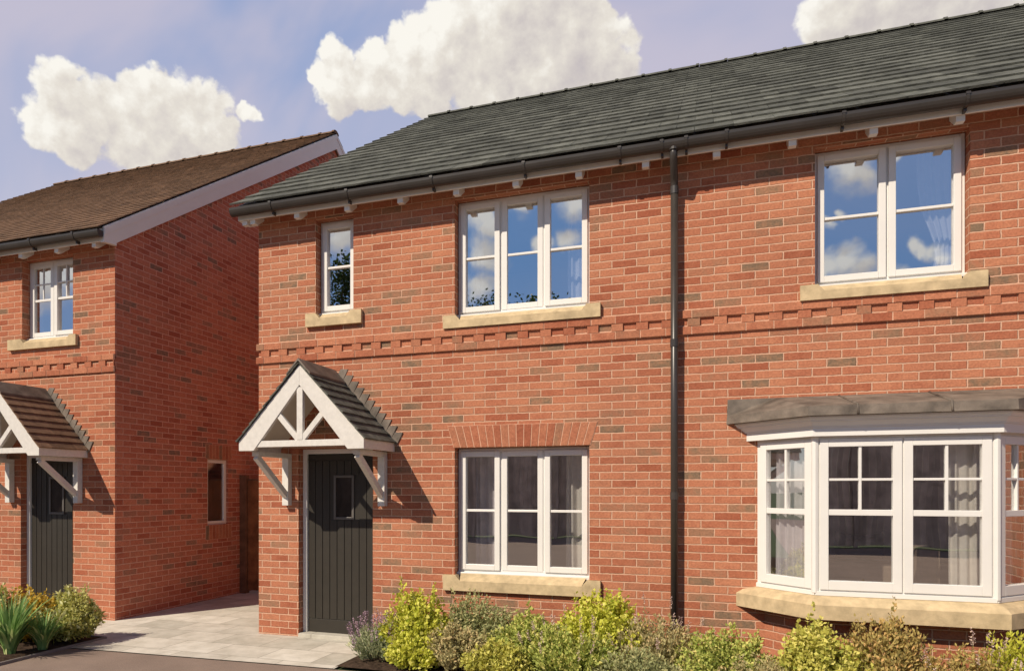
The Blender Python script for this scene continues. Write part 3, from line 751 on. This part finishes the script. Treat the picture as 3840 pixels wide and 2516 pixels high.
for i, F in enumerate(FS):
    L = F[3]
    fbox(fr, F, 0.0, L, -0.07, -0.003, ZB, ZB+0.045); fbox(fr, F, 0.0, L, -0.07, -0.003, ZT-0.055, ZT)
    fbox(fr, F, 0.0, 0.035, -0.07, -0.003, ZB+0.045, ZT-0.055); fbox(fr, F, L-0.035, L, -0.07, -0.003, ZB+0.045, ZT-0.055)
    fbox(fr, F, 0.0, L, -0.05, 0.014, ZB-0.02, ZB+0.018)
for (x, y) in (R0[1], R0[2]): fr.tube([(x, y+0.012, ZB), (x, y+0.012, ZT)], 0.030, n=8)
fbox(fr, FS[1], FS[1][3]/2-0.022, FS[1][3]/2+0.022, -0.07, -0.003, ZB+0.045, ZT-0.055)
bay = fr.build('bay_window', M['pvc'], main, bevel=0.003)
slots = [(FS[0], 0.045, FS[0][3]-0.03), (FS[1], 0.035, FS[1][3]/2-0.006), (FS[1], FS[1][3]/2+0.006, FS[1][3]-0.035), (FS[2], 0.03, FS[2][3]-0.045)]
for F, u0, u1 in slots:
    k = MB(); sw = 0.064; z0, z1 = ZB+0.03, ZT-0.04
    fbox(k, F, u0, u0+sw, -0.05, 0.012, z0, z1); fbox(k, F, u1-sw, u1, -0.05, 0.012, z0, z1)
    fbox(k, F, u0+sw, u1-sw, -0.05, 0.012, z0, z0+sw+0.012); fbox(k, F, u0+sw, u1-sw, -0.05, 0.012, z1-sw, z1)
    zm = 1.470; fbox(k, F, u0+sw, u1-sw, -0.04, 0.006, zm-0.024, zm+0.024)
    um = (u0+u1)/2; zq = (zm+z1-sw)/2
    fbox(k, F, um-0.0105, um+0.0105, -0.035, 0.002, zm+0.024, z1-sw); fbox(k, F, u0+sw, um-0.0105, -0.035, 0.001, zq-0.010, zq+0.010); fbox(k, F, um+0.0105, u1-sw, -0.035, 0.001, zq-0.010, zq+0.010)
    k.build('sash', M['pvc'], bay, bevel=0.003)
    o, d, n, L = F; q0, q1 = o+d*(u0+sw-0.003)-n*0.02, o+d*(u1-sw+0.003)-n*0.02
    g = MB(); g.face([(q0.x, q0.y, z0+sw), (q1.x, q1.y, z0+sw), (q1.x, q1.y, z1-sw+0.004), (q0.x, q0.y, z1-sw+0.004)]); g.build('pane', M['glass_down'], bay)
b.build('bay_plinth', M['brick'], main)
k = MB(); slab(k, 0.125, 0.125, 0.597, 0.715); slab(k, 0.125, 0.085, 0.715, 0.752); slab(k, 0.085, 0.0, 0.752, 0.782); k.build('bay_sill', M['stone'], bay)
k = MB(); slab(k, 0.062, 0.062, 2.098, 2.168); slab(k, 0.074, 0.074, 2.168, 2.180); slab(k, 0.080, 0.102, 2.180, 2.214); slab(k, 0.112, 0.112, 2.214, 2.222); slab(k, 0.118, 0.128, 2.222, 2.242); slab(k, 0.134, 0.134, 2.242, 2.256); k.build('cornice', M['pvc'], bay)
k = MB(); slab(k, 0.185, 0.180, 2.258, 2.335, back=0.0)
hi = [(5.075, -0.0), (5.62, -0.10), (7.12, -0.10), (7.665, -0.0)]; lo = ring(0.180)
# the lead roof slopes back from its edge to the wall
top = [(5.066, -0.003, 2.480), (7.68, -0.003, 2.480)]
k.face([(*lo[0], 2.335), (*lo[1], 2.335), (5.45, -0.003, 2.480), top[0]]); k.face([(*lo[1], 2.335), (*lo[2], 2.335), (7.30, -0.003, 2.480), (5.45, -0.003, 2.480)]); k.face([(*lo[2], 2.335), (*lo[3], 2.335), top[1], (7.30, -0.003, 2.480)])
k.box(5.066, 7.68, -0.012, -0.002, 2.30, 2.482)
k.build('bay_roof', M['lead'], bay)
for (xa, xb) in ((5.98, 6.02), (6.66, 6.66)):
    k = MB(); k.tube([(xa, -0.012, 2.482), (xb, -BD-0.176, 2.338), (xb, -BD-0.186, 2.262)], 0.009, n=8); k.build('lead_roll', M['lead'], bay, smooth=True)

# ================================================================== NEIGHBOUR HOUSE
LY = 0.07; LX = -2.19; LX0 = -9.5; DZ = 0.03
left = thing('brick_house', 'red brick house with brown tiled roof and white barge board, left of the passage', 'house', (-2.19, 0.07, 0))
lops = [(-3.775, -2.885, 3.599, 4.72), (-3.80, -2.885, 0.0, 2.14), (-6.4, -5.0, 3.5, 4.70), (-6.4, -5.0, 0.8, 2.1)]
b = MB(); wall_xz(b, LY, LX0, LX, -0.05, 4.89, lops, 0.12); b.build('wall', M['brick_left'], left)
YR2 = 5.70; GB = 2*YR2-LY
b = MB()
gw = (1.838, 2.325, 1.125, 2.12)
def q(y0, y1, z0, z1): b.face([(LX, y0, z0), (LX, y1, z0), (LX, y1, z1), (LX, y0, z1)])
q(LY, gw[0], -0.05, 4.80); q(gw[0], gw[1], -0.05, gw[2]); q(gw[0], gw[1], gw[3], 4.80); q(gw[1], GB, -0.05, 4.80)
b.face([(LX, LY, 4.80), (LX, GB, 4.80), (LX, YR2, 8.55)])
for (ya, yb_, za, zb2) in ((gw[0], gw[0], gw[2], gw[3]),): b.face([(LX, ya, za), (LX, ya, zb2), (LX-0.11, ya, zb2), (LX-0.11, ya, za)])
b.face([(LX, gw[1], gw[2]), (LX-0.11, gw[1], gw[2]), (LX-0.11, gw[1], gw[3]), (LX, gw[1], gw[3])])
b.face([(LX, gw[0], gw[3]), (LX, gw[1], gw[3]), (LX-0.11, gw[1], gw[3]), (LX-0.11, gw[0], gw[3])]); b.face([(LX, gw[0], gw[2]), (LX-0.11, gw[0], gw[2]), (LX-0.11, gw[1], gw[2]), (LX, gw[1], gw[2])])
b.build('gable_wall', M['brick_gable_shade'], left)
b = MB(); b.box(LX0, LX-0.13, GB-0.1, GB, -0.05, 4.8); b.prism_yz([(LY+.01, -0.05), (GB, -0.05), (GB, 4.80), (YR2, 8.55), (LY+.01, 4.80)], LX0-0.1, LX0); b.build('rear_wall', M['brick_left'], left)
b = MB(); wall_xz(b, LY+0.205, LX0, LX-0.12, 0.0, 4.79, lops, 0.12); b.box(LX0, LX-0.2, 3.6, 3.7, 0.0, 4.8); b.box(LX0, LX-0.2, LY+0.33, 3.6, 4.80, 4.85); b.box(-4.6, -4.5, LY+0.33, 3.6, 0, 4.8)
b.box(LX-0.22, LX-0.20, LY+0.1, 3.6, 0.0, 1.1); b.build('room_walls', M['plaster'], left)
b = MB(); b.box(LX0, LX-0.2, LY+0.33, 3.6, 2.45, 2.68); b.build('floor_slab', M['carpet'], left)
roof_of(left, 'roof', LX0-0.1, LX+0.045, LY-0.300, 4.870, YR2, 8.84, 0.165, 0.17, 0.014, 0.003, M['tile_brown'], M['tile_brown'], 0.42)
eaves_set(left, LX0-0.05, LX-0.005, LY, 4.735, [-2.345-0.62*i for i in range(11)], [-2.55-0.72*i for i in range(9)])
# barge board, box end
k = MB()
zt0, zt1 = 4.905, 8.815; y0 = LY-0.225
sl_ = (zt1-zt0)/(YR2-y0)
for sg in (0, 1):
    Y = (lambda y: y) if sg == 0 else (lambda y: 2*YR2-y)
    pts = [(Y(y0), zt0-0.19), (Y(y0+0.20), zt0-0.17), (Y(y0+0.20), zt0-0.14), (Y(YR2), zt1-0.30), (Y(YR2), zt1), (Y(y0), zt0)]
    if sg: pts = pts[::-1]
    k.prism_yz(pts, LX+0.032, LX+0.055)
    pts = [(Y(y0+0.01), zt0-0.10), (Y(YR2), zt1-0.09), (Y(YR2), zt1-0.012), (Y(y0+0.01), zt0-0.012)]
    if sg: pts = pts[::-1]
    k.prism_yz(pts, LX+0.0552, LX+0.063)
k.prism_yz([(y0+0.004, zt0-0.188), (LY-0.004, zt0-0.168), (LY-0.004, zt0+0.02), (y0+0.004, zt0-0.02)], LX-0.004, LX+0.0318)
k.build('barge_board', M['pvc'], left)
dentil_band(left, LX0, LX, LY, 3.150, False, False, 0.05)
w = window(left, -3.772, -2.888, 3.675, 4.717, LY+0.115, [0.5, 0.5], M['glass_up'], sashes=[False, True], georgian=True); stone_sill(w, -3.99, -2.795, 3.665, 0.14, LY, -3.775, -2.885)
window(left, -6.397, -5.003, 3.52, 4.697, LY+0.115, [0.5, 0.5], M['glass_up']); window(left, -6.397, -5.003, 0.81, 2.097, LY+0.115, [0.5, 0.5], M['glass_down'])
front_door(left, -3.80, -2.885, LY+0.085, 2.14, -3.392, -3.190, 1.36, 1.80, 0.05)
canopy(left, -3.357, LY, 2.185, 2.975, M['tile_brown'], hw=0.725, p=0.71)
# side window with soldier courses
k = MB(); y0, y1, z0, z1 = gw; xf = LX-0.035
for (a, c, d, e) in ((y0, y0+0.055, z0, z1), (y1-0.055, y1, z0, z1), (y0+0.055, y1-0.055, z0, z0+0.055), (y0+0.055, y1-0.055, z1-0.055, z1)): k.box(xf-0.05, xf, a, c, d, e)
w = k.build('window', M['pvc'], left, bevel=0.004)
k = MB(); k.face([(xf-0.02, y0+0.05, z0+0.05), (xf-0.02, y1-0.05, z0+0.05), (xf-0.02, y1-0.05, z1-0.05), (xf-0.02, y0+0.05, z1-0.05)]); k.build('pane', M['glass_down'], w)
for (za, zb2) in ((z1+0.004, z1+0.222), (z0-0.222, z0-0.004)):
    k = MB(); m = MB(); y = y0-0.04
    while y < y1+0.04: k.box(LX-0.02, LX+0.006, y+0.005, y+0.0705, za+0.004, zb2-0.004); y += BH
    m.box(LX-0.01, LX+0.003, y0-0.042, y+0.002, za, zb2)
    o = k.build('soldier_course', M['brick_solid'], left); m.build('mortar', M['mortar'], o)

# ------------------------------------------------------------------ gate between the houses
g = thing('timber_gate', 'tall brown boarded timber gate closing the passage between the two houses', 'gate', (-1.1, 2.66, 0))
k = MB(); x = -2.06; i = 0
while x < -0.02: k.box(x, min(x+0.098, -0.012), 2.652, 2.672, 0.05, 1.80+0.0, None); x += 0.101
k.build('boards', M['gate'], g)
k = MB(); k.box(-2.185, -2.07, 2.61, 2.71, 0.0, 1.89); k.build('post', M['gate_post'], g, bevel=0.004)
k = MB(); k.box(-0.10, -0.006, 2.68, 2.75, 0.0, 1.89); k.build('post', M['gate_post'], g, bevel=0.004)
for q_ in ((2.673, 2.71, 0.25, 0.35), (2.673, 2.71, 1.5, 1.6), (2.64, 2.70, 1.802, 1.83)):
    k = MB(); k.box(-2.06, -0.1, *q_); k.build('rail', M['gate_post'], g)

# ------------------------------------------------------------------ curtains and furniture seen through the glass
def curtain(x0, x1, y0, y1, z0, z1, mat, label, folds=6, amp=0.03, tie=None, group='curtains behind the windows'):
    b = MB(); n = folds*14; rows = 10; P = []
    for j in range(rows+1):
        f = j/rows; z = z0+(z1-z0)*f; row = []
        w = 1.0
        if tie is not None:                                  # gathered towards the right at height tie
            w = 1-0.45*math.exp(-((z-tie)/0.35)**2)
        for i in range(n+1):
            u = i/n; uu = 1-(1-u)*w
            dx, dy = x1-x0, y1-y0; L = math.hypot(dx, dy); nx, ny = -dy/L, dx/L
            a = amp*sin(u*folds*2*pi+0.6*sin(f*2.0))*(0.7+0.3*sin(u*9))
            row.append((x0+dx*uu+nx*a, y0+dy*uu+ny*a, z))
        P.append(row)
    for j in range(rows):
        for i in range(n): b.face([P[j][i], P[j][i+1], P[j+1][i+1], P[j+1][i]])
    o = b.build('curtain', mat, None)
    md = o.modifiers.new('thickness', 'SOLIDIFY'); md.thickness = 0.003
    return tag(o, label, 'curtain', group)
curtain(2.50, 2.86, 0.42, 0.42, 0.80, 2.2, M['curtain_grey'], 'grey curtain at the left side of the ground floor three-light window', 4)
curtain(3.50, 3.80, 0.40, 0.40, 0.80, 2.2, M['curtain'], 'pale curtain at the right side of the ground floor three-light window', 3)
curtain(3.52, 3.80, 0.38, 0.38, 3.45, 4.75, M['curtain_white'], 'sheer white curtain at the right side of the upstairs three-light window', 4, 0.02)
curtain(2.42, 2.60, 0.38, 0.38, 3.45, 4.75, M['curtain_white'], 'narrow sheer curtain at the left side of the upstairs three-light window', 3, 0.02)
curtain(6.66, 6.98, 0.36, 0.36, 3.45, 4.75, M['curtain_white'], 'white tied-back curtain behind the upstairs two-light window above the bay', 5, 0.02, tie=3.75)
curtain(6.73, 6.93, -0.27, -0.27, 0.80, 2.2, M['curtain'], 'sunlit cream curtain behind the right front light of the bay window', 3, 0.02)
curtain(6.95, 7.28, -0.22, 0.10, 0.80, 2.2, M['curtain'], 'cream curtain behind the angled right side of the bay window', 4, 0.02)
curtain(5.47, 5.76, -0.02, -0.25, 0.80, 2.2, M['curtain_grey'], 'lilac grey curtain behind the angled left side of the bay window', 5, 0.025)
sf = thing('sofa', 'beige sofa with its back to the bay window, seen through the glass', 'sofa', (6.5, 0.9, 0.06))
k = MB(); k.box(5.8, 7.3, 0.62, 1.45, 0.16, 0.50); k.build('seat', M['sofa'], sf, bevel=0.05)
k = MB(); k.box(5.8, 7.3, 0.60, 0.80, 0.50, 0.98); k.build('backrest', M['sofa'], sf, bevel=0.05)
for x in (5.68, 7.30):
    k = MB(); k.box(x, x+0.15, 0.62, 1.45, 0.16, 0.72); k.build('armrest', M['sofa'], sf, bevel=0.05)
for x, y in ((5.75, 0.7), (7.35, 0.7), (5.75, 1.4), (7.35, 1.4)):
    k = MB(); k.box(x-0.03, x+0.03, y-0.03, y+0.03, 0.06, 0.16); k.build('foot', M['gate_post'], sf)
ch = thing('armchair', 'pale brown high-backed armchair behind the right half of the bay window', 'armchair', (6.75, 0.35, 0.06))
k = MB(); k.box(6.60, 6.78, 0.10, 0.45, 0.10, 1.16); k.build('backrest', M['sofa'], ch, bevel=0.04)
k = MB(); k.box(6.78, 7.2, 0.10, 0.45, 0.10, 0.5); k.build('seat', M['sofa'], ch, bevel=0.04)
k = MB(); nx_, nz_ = 14, 10                                  # plump cushion with pulled corners
def cp(i, j, s_):
    u, v_ = i/nx_*2-1, j/nz_*2-1
    x = 6.245+0.205*u*(1-0.10*(1-v_*v_)*0.0-0.0); z = 1.135+0.13*v_*(1-0.30*(1-u*u)*(1 if v_ > 0 else 0.2)); th = 0.07*(1-u**4)*(1-v_**4)
    return (x*1.0, 0.60+s_*th, z)
for s_ in (-1, 1):
    for i in range(nx_):
        for j in range(nz_):
            f = [cp(i, j, s_), cp(i+1, j, s_), cp(i+1, j+1, s_), cp(i, j+1, s_)]; k.face(f if s_ < 0 else f[::-1])
tag(k.build('cushion', M['cushion'], None, smooth=True), 'dark green scatter cushion propped on the sofa back in the bay window', 'cushion')

# ------------------------------------------------------------------ planting
def add_leaf(V, F, Rr, p, d, up, L, W, r):
    side = d.cross(up)
    if side.length < 1e-3: side = d.orthogonal()
    side.normalize(); nrm = side.cross(d).normalized(); b = len(V)
    V.extend([tuple(p), tuple(p+d*L*0.5+side*W*0.5+nrm*L*0.06), tuple(p+d*L), tuple(p+d*L*0.5-side*W*0.5+nrm*L*0.06)])
    F.append((b, b+1, b+2, b+3)); Rr.append(r)
def rvec(rn): 
    v = Vector((rn.gauss(0, 1), rn.gauss(0, 1), rn.gauss(0, 1))); return v.normalized()
def shrub(name, label, cat, x, y, h, rx, ry, mat, nst=80, leaf=0.026, lw=0.6, seed=0, upright=0.5, tips=None, tipn=0, group='shrubs in the planting beds', z0=0.02, tall=0):
    rn = random.Random(seed*977+13)
    root = thing(name, label, cat, (x, y, z0), group)
    V, F, R_ = [], [], []; ST = MB(); TV, TF, TR = [], [], []
    lobes = [(rn.uniform(-0.55, 0.55), rn.uniform(-0.4, 0.4), rn.uniform(0.78, 1.08)) for _ in range(6)]
    for s_ in range(nst):
        an = rn.uniform(0, 2*pi); rad = math.sqrt(rn.random())
        ex, ey = cos(an)*rad, sin(an)*rad
        hh = h*(1-0.42*rad**2)*rn.uniform(0.80, 1.06)
        lb = max(math.exp(-((ex-a)**2+(ey-c)**2)/0.12)*k_ for a, c, k_ in lobes); hh *= 0.74+0.32*lb
        if s_ < tall: hh *= rn.uniform(1.10, 1.32)
        base = Vector((x+ex*rx*0.3, y+ey*ry*0.3, z0)); tip = Vector((x+ex*rx, y+ey*ry, z0+hh))
        mid = (base+tip)/2+Vector((ex*rx*0.18, ey*ry*0.18, hh*0.10))
        bez = lambda q: base*(1-q)**2+mid*2*q*(1-q)+tip*q*q
        if s_ % 3 == 0: ST.tube([bez(q_) for q_ in (0, 0.35, 0.7, 1.0)], 0.0028, 0.001, n=4, caps=False)
        n = int(16+34*hh/h)
        for k_ in range(n):
            q_ = 0.18+0.82*(k_+rn.random())/n; p = bez(q_); tan_ = (bez(min(1, q_+0.03))-bez(q_-0.03)).normalized()
            sp = 0.028 if q_ > 0.9 else 0.05
            p = p+rvec(rn)*sp*rn.random()
            d = (rvec(rn)+tan_*upright+Vector((ex*0.3, ey*0.3, 0.25))).normalized(); L = leaf*rn.uniform(0.7, 1.3)*(0.75 if q_ > 0.93 else 1)
            add_leaf(V, F, R_, p, d, rvec(rn), L, L*lw, min(1, max(0, rn.gauss(0.42+0.28*(q_-0.5), 0.2))))
        if tips and s_ < tipn:
            tl = (tip-mid).normalized()+Vector((0, 0, 0.8)); tl.normalize(); ln = 0.10*rn.uniform(0.7, 1.3); st = tip+tl*0.05
            ST.tube([tip, st+tl*ln*0.8], 0.0018, 0.001, n=4, caps=False)
            for k_ in range(26):
                p = st+tl*ln*k_/26+rvec(rn)*0.010; add_leaf(TV, TF, TR, p, (rvec(rn)+tl).normalized(), rvec(rn), 0.014, 0.010, rn.random())
    f = MB(); f.v, f.f, f.r = V, F, R_; f.build('foliage', mat, root, uv=False)
    ST.build('stems', M['stem'], root, uv=False)
    if tips:
        f = MB(); f.v, f.f, f.r = TV, TF, TR; f.build('flowers', tips, root, uv=False)
    return root
LM = {
 'gold': leaf_mat('golden_leaf', (0.317, 0.390, 0.037), (0.713, 0.702, 0.100), (0.900, 0.858, 0.250)),
 'grey': leaf_mat('grey_green_leaf', (0.232, 0.270, 0.119), (0.446, 0.456, 0.210), (0.713, 0.642, 0.315)),
 'lime': leaf_mat('light_green_leaf', (0.232, 0.321, 0.066), (0.535, 0.575, 0.145), (0.855, 0.744, 0.263)),
 'lime2': leaf_mat('yellow_green_leaf', (0.285, 0.321, 0.053), (0.677, 0.642, 0.145), (0.900, 0.811, 0.263)),
 'sage': leaf_mat('sage_leaf', (0.268, 0.254, 0.119), (0.535, 0.473, 0.224), (0.855, 0.642, 0.341)),
 'tan': leaf_mat('tan_green_leaf', (0.232, 0.203, 0.066), (0.535, 0.423, 0.145), (0.803, 0.507, 0.210)),
 'lav': leaf_mat('lavender_leaf', (0.249, 0.304, 0.171), (0.499, 0.541, 0.315), (0.748, 0.744, 0.446)),
 'purple': leaf_mat('lavender_flower', (0.285, 0.169, 0.289), (0.535, 0.372, 0.473), (0.748, 0.541, 0.604)),
 'mauve': leaf_mat('mauve_flower', (0.535, 0.372, 0.367), (0.748, 0.575, 0.499), (0.891, 0.710, 0.551)),
 'green': leaf_mat('mid_green_leaf', (0.119, 0.208, 0.037), (0.370, 0.494, 0.112), (0.792, 0.780, 0.300)),
 'varieg': leaf_mat('variegated_leaf', (0.214, 0.254, 0.053), (0.642, 0.608, 0.184), (0.900, 0.900, 0.499)),
 'amber': leaf_mat('amber_leaf', (0.285, 0.254, 0.026), (0.748, 0.507, 0.066), (0.900, 0.710, 0.210)),
 'strap': leaf_mat('strap_leaf', (0.119, 0.234, 0.075), (0.290, 0.468, 0.150), (0.818, 0.858, 0.400)),
 'hedge': leaf_mat('hedge_leaf', (0.07, 0.09, 0.045), (0.15, 0.17, 0.09), (0.22, 0.22, 0.12)),
 'tree': leaf_mat('tree_leaf', (0.020, 0.045, 0.012), (0.050, 0.085, 0.022), (0.08, 0.11, 0.03)),
}
SH = [
 ('lavender', 'small grey-green lavender with purple flower spikes beside the front door', 'lavender', 1.92, -0.78, 0.32, 0.27, 0.24, 'lav', 110, 0.034, 0.24, 1, 1.6, 'purple', 70, 0),
 ('golden_shrub', 'bright yellow-green shrub between the lavender and the rounded grey shrub', 'shrub', 2.27, -0.68, 0.60, 0.33, 0.30, 'gold', 210, 0.030, 0.85, 2, 0.5, None, 0, 10),
 ('grey_shrub', 'rounded grey-green shrub under the left end of the ground floor window sill', 'shrub', 2.78, -0.36, 0.57, 0.40, 0.28, 'grey', 230, 0.026, 0.55, 3, 0.5, None, 0, 4),
 ('low_shrub', 'low pale sage-green shrub in front of the rounded grey shrub', 'shrub', 2.78, -0.92, 0.40, 0.32, 0.24, 'sage', 190, 0.024, 0.65, 4, 0.5, None, 0, 4),
 ('green_shrub', 'light green shrub under the right half of the ground floor window', 'shrub', 3.30, -0.62, 0.46, 0.40, 0.32, 'lime', 220, 0.028, 0.7, 5, 0.5, None, 0, 9),
 ('golden_shrub', 'tallest yellow-green shrub, its tips reaching the right end of the window sill', 'shrub', 3.93, -0.42, 0.62, 0.40, 0.30, 'gold', 230, 0.029, 0.85, 6, 0.5, None, 0, 12),
 ('flowering_shrub', 'yellow-green shrub dotted with mauve spikes in front of the tallest shrub', 'shrub', 3.80, -0.92, 0.42, 0.38, 0.24, 'lime', 190, 0.026, 0.6, 7, 0.9, 'mauve', 22, 5),
 ('grey_shrub', 'grey-green shrub with mauve flowers at the foot of the black downpipe', 'shrub', 4.50, -0.60, 0.48, 0.40, 0.32, 'sage', 230, 0.026, 0.45, 8, 1.0, 'mauve', 24, 6),
 ('green_shrub', 'pale green shrub between the downpipe and the bay window', 'shrub', 5.04, -0.76, 0.46, 0.36, 0.30, 'lime', 200, 0.026, 0.6, 9, 0.6, None, 0, 6),
 ('golden_shrub', 'yellow-green bushy shrub below the left corner of the bay sill', 'shrub', 5.74, -0.92, 0.57, 0.32, 0.22, 'lime2', 210, 0.028, 0.75, 10, 0.5, None, 0, 9),
 ('tan_shrub', 'tan and green feathery shrub below the middle of the bay sill', 'shrub', 6.18, -0.90, 0.60, 0.32, 0.22, 'tan', 220, 0.026, 0.5, 11, 0.9, None, 0, 14),
 ('low_shrub', 'low pinkish-brown shrub below the right half of the bay sill', 'shrub', 6.66, -0.94, 0.45, 0.30, 0.20, 'tan', 150, 0.024, 0.5, 12, 0.8, 'mauve', 18, 5),
 ('golden_shrub', 'yellowish spiky shrub at the right edge below the bay sill corner', 'shrub', 7.04, -0.90, 0.60, 0.28, 0.22, 'gold', 160, 0.030, 0.5, 13, 1.1, None, 0, 8),
 ('low_shrub', 'low yellow-green tuft at the very front between the grey and the light green shrubs', 'shrub', 3.12, -1.06, 0.30, 0.28, 0.18, 'lime2', 130, 0.026, 0.65, 31, 0.7, None, 0, 5),
 ('low_shrub', 'low grey-green tuft at the very front below the foot of the downpipe', 'shrub', 4.35, -1.06, 0.30, 0.32, 0.18, 'grey', 140, 0.024, 0.5, 32, 0.9, None, 0, 5),
 ('low_shrub', 'low pale tuft at the very front just left of the bay', 'shrub', 5.30, -1.02, 0.30, 0.30, 0.18, 'sage', 130, 0.024, 0.5, 33, 0.8, None, 0, 5),
 ('low_shrub', 'low golden tuft at the very front right of the lavender', 'shrub', 2.36, -1.02, 0.28, 0.24, 0.16, 'gold', 110, 0.026, 0.7, 34, 0.6, None, 0, 4),
 ('variegated_shrub', 'cream and green variegated shrub at the right-hand end of the left bed', 'shrub', -1.64, -1.12, 0.50, 0.30, 0.28, 'varieg', 170, 0.038, 0.45, 21, 0.5, None, 0, 7),
 ('amber_shrub', 'amber-leaved shrub in the middle of the left bed in front of the door', 'shrub', -1.98, -1.32, 0.52, 0.28, 0.28, 'amber', 170, 0.030, 0.7, 22, 0.5, None, 0, 6),
 ('green_shrub', 'green and cream shrub at the far left edge behind the strappy plant', 'shrub', -2.35, -1.42, 0.56, 0.32, 0.28, 'varieg', 160, 0.036, 0.5, 23, 0.5, None, 0, 6)]
for (nm, lb, ct, x, y, h, rx, ry, mk, nst, lf, lw, sd, up, tp, tn, tl) in SH:
    shrub(nm, lb, ct, x, y, h*1.10, rx*1.24, ry*1.15, LM[mk], int(nst*0.95), lf*1.42, lw, sd, up, LM[tp] if tp else None, tn, tall=tl*2)
def strappy(name, label, x, y, h, n, seed):
    rn = random.Random(seed); root = thing(name, label, 'plant', (x, y, 0.02)); f = MB(); w_ = MB()
    for i in range(n):
        an = rn.uniform(0, 2*pi); ln = h*rn.uniform(0.6, 1.15); lean = rn.uniform(0.15, 0.8); wd_ = rn.uniform(0.010, 0.020)
        p0 = Vector((x+cos(an)*0.05*rn.random(), y+sin(an)*0.05*rn.random(), 0.02)); pts = []
        for k_ in range(8):
            q_ = k_/7; pts.append(p0+Vector((cos(an)*lean*ln*q_**1.6, sin(an)*lean*ln*q_**1.6, ln*(q_-0.42*lean*q_**2.4))))
        sd = Vector((-sin(an), cos(an), 0)); r = min(1, max(0, rn.gauss(0.45, 0.25)))
        for k_ in range(7):
            wa, wb = wd_*(1-(k_/7)**2.2), wd_*(1-((k_+1)/7)**2.2)
            f.face([pts[k_]-sd*wa, pts[k_]+sd*wa, pts[k_+1]+sd*wb, pts[k_+1]-sd*wb], r)
    f.build('blades', LM['strap'], root, uv=False)
    for i in range(7):
        an = rn.uniform(0, 2*pi); tip = Vector((x+0.18*rn.uniform(-1, 1.8), y+0.1*rn.uniform(-1, 1), h*rn.uniform(0.85, 1.12)))
        p0 = Vector((x, y, 0.02)); w_.tube([p0, p0.lerp(tip, 0.7), tip], 0.003, 0.0025, n=5)
        for k_ in range(30):
            q_ = 0.74+0.26*k_/30; pp = p0.lerp(tip, q_)+rvec(rn)*0.006; b0 = len(w_.v)
            add_leaf(w_.v, w_.f, w_.r, pp, ((tip-p0).normalized()+rvec(rn)*0.5).normalized(), rvec(rn), 0.022, 0.006, 0.95)
    w_.build('seed_spikes', LM['varieg'], root, uv=False)
    return root
strappy('strappy_plant', 'clump of long green sword-shaped leaves with pale spikes at the bottom left', -1.64, -1.80, 0.66, 230, 5)
strappy('strappy_plant', 'smaller clump of arching green blades in front of the variegated shrub at left', -1.56, -1.50, 0.40, 150, 6)

# ------------------------------------------------------------------ trees and an added board screen across the road (seen in the window reflections)
def tree(x, y, h, r, seed, label, cone=False):
    h = 1.66+(h*1.22-1.66)*1.48; r *= 1.6; x = 4.87+(x-4.87)*1.48; y = 6.97+(y-6.97)*1.48
    rn = random.Random(seed); root = thing('tree', label, 'tree', (x, y, 0), 'trees across the road reflected in the windows')
    tk = MB(); tk.tube([(x, y, -0.1), (x+0.1, y, h*0.3), (x, y+0.1, h*0.6), (x, y, h*0.88)], 0.04*h*0.5, 0.03, n=8)
    V, F, R_ = [], [], []
    nb = 70
    for i in range(nb):
        q_ = rn.uniform(0.18, 1.0); an = rn.uniform(0, 2*pi)
        rr = r*((1-q_)*1.05+0.05 if cone else math.sin(pi*min(1, 0.12+q_*0.85))**0.7)*rn.uniform(0.55, 1.0)
        e = Vector((x+cos(an)*rr, y+sin(an)*rr, h*q_)); s_ = Vector((x, y, h*q_*0.78))
        tk.tube([s_, (s_+e)/2+Vector((0, 0, 0.1)), e], 0.03, 0.008, n=4, caps=False)
        for k_ in range(95):
            p = e+Vector((rn.gauss(0, 1), rn.gauss(0, 1), rn.gauss(0, 0.7)))*r*0.17
            add_leaf(V, F, R_, p, rvec(rn), rvec(rn), 0.22, 0.15, rn.random())
    tk.build('trunk', M['bark'], root, uv=False)
    f = MB(); f.v, f.f, f.r = V, F, R_; f.build('crown', LM['tree'], root, uv=False)
for a in [(-16.2, -17.5, 8.6, 2.1, 1, 'dark conical tree opposite the neighbour house, reflected at the left in its upstairs window', True),
          (-12.6, -17.8, 8.2, 2.3, 2, 'dark round tree opposite the neighbour house, reflected at the right in its upstairs window', False),
          (-8.9, -18.2, 8.8, 2.0, 3, 'pointed dark tree reflected in the narrow upstairs window', True),
          (-6.4, -17.6, 7.6, 2.0, 4, 'rounded tree reflected low in the narrow upstairs window', False),
          (-3.2, -18.6, 7.0, 1.9, 5, 'tree reflected at the foot of the left light of the three-light upstairs window', False),
          (-0.6, -18.0, 6.8, 2.0, 6, 'tree reflected at the foot of the middle light of the three-light upstairs window', False),
          (2.4, -18.4, 7.1, 2.0, 7, 'tree reflected at the foot of the right light of the three-light upstairs window', True)]: tree(*a)
fc = thing('added_fence', 'added tall board screen across the road, toning the ground floor glass reflections', 'added_fence', (0, -17.2, 0))  # out-of-view boards added so the downstairs panes reflect less black
bd = MB(); x = -34.0
while x < 34: bd.box(x, x+0.145, -17.22+random.uniform(-.004, .004), -17.20, 0.02, 3.1+random.uniform(-.01, .01)); x += 0.15
bd.build('boards', M['added_fence'], fc, uv=False)
for i in range(23):
    k = MB(); k.box(-33+i*3-0.06, -33+i*3+0.06, -17.195, -17.08, -0.02, 3.16); k.build('post', M['added_fence'], fc, uv=False)

S.cycles.max_bounces = 5; S.cycles.diffuse_bounces = 3; S.cycles.transparent_max_bounces = 8
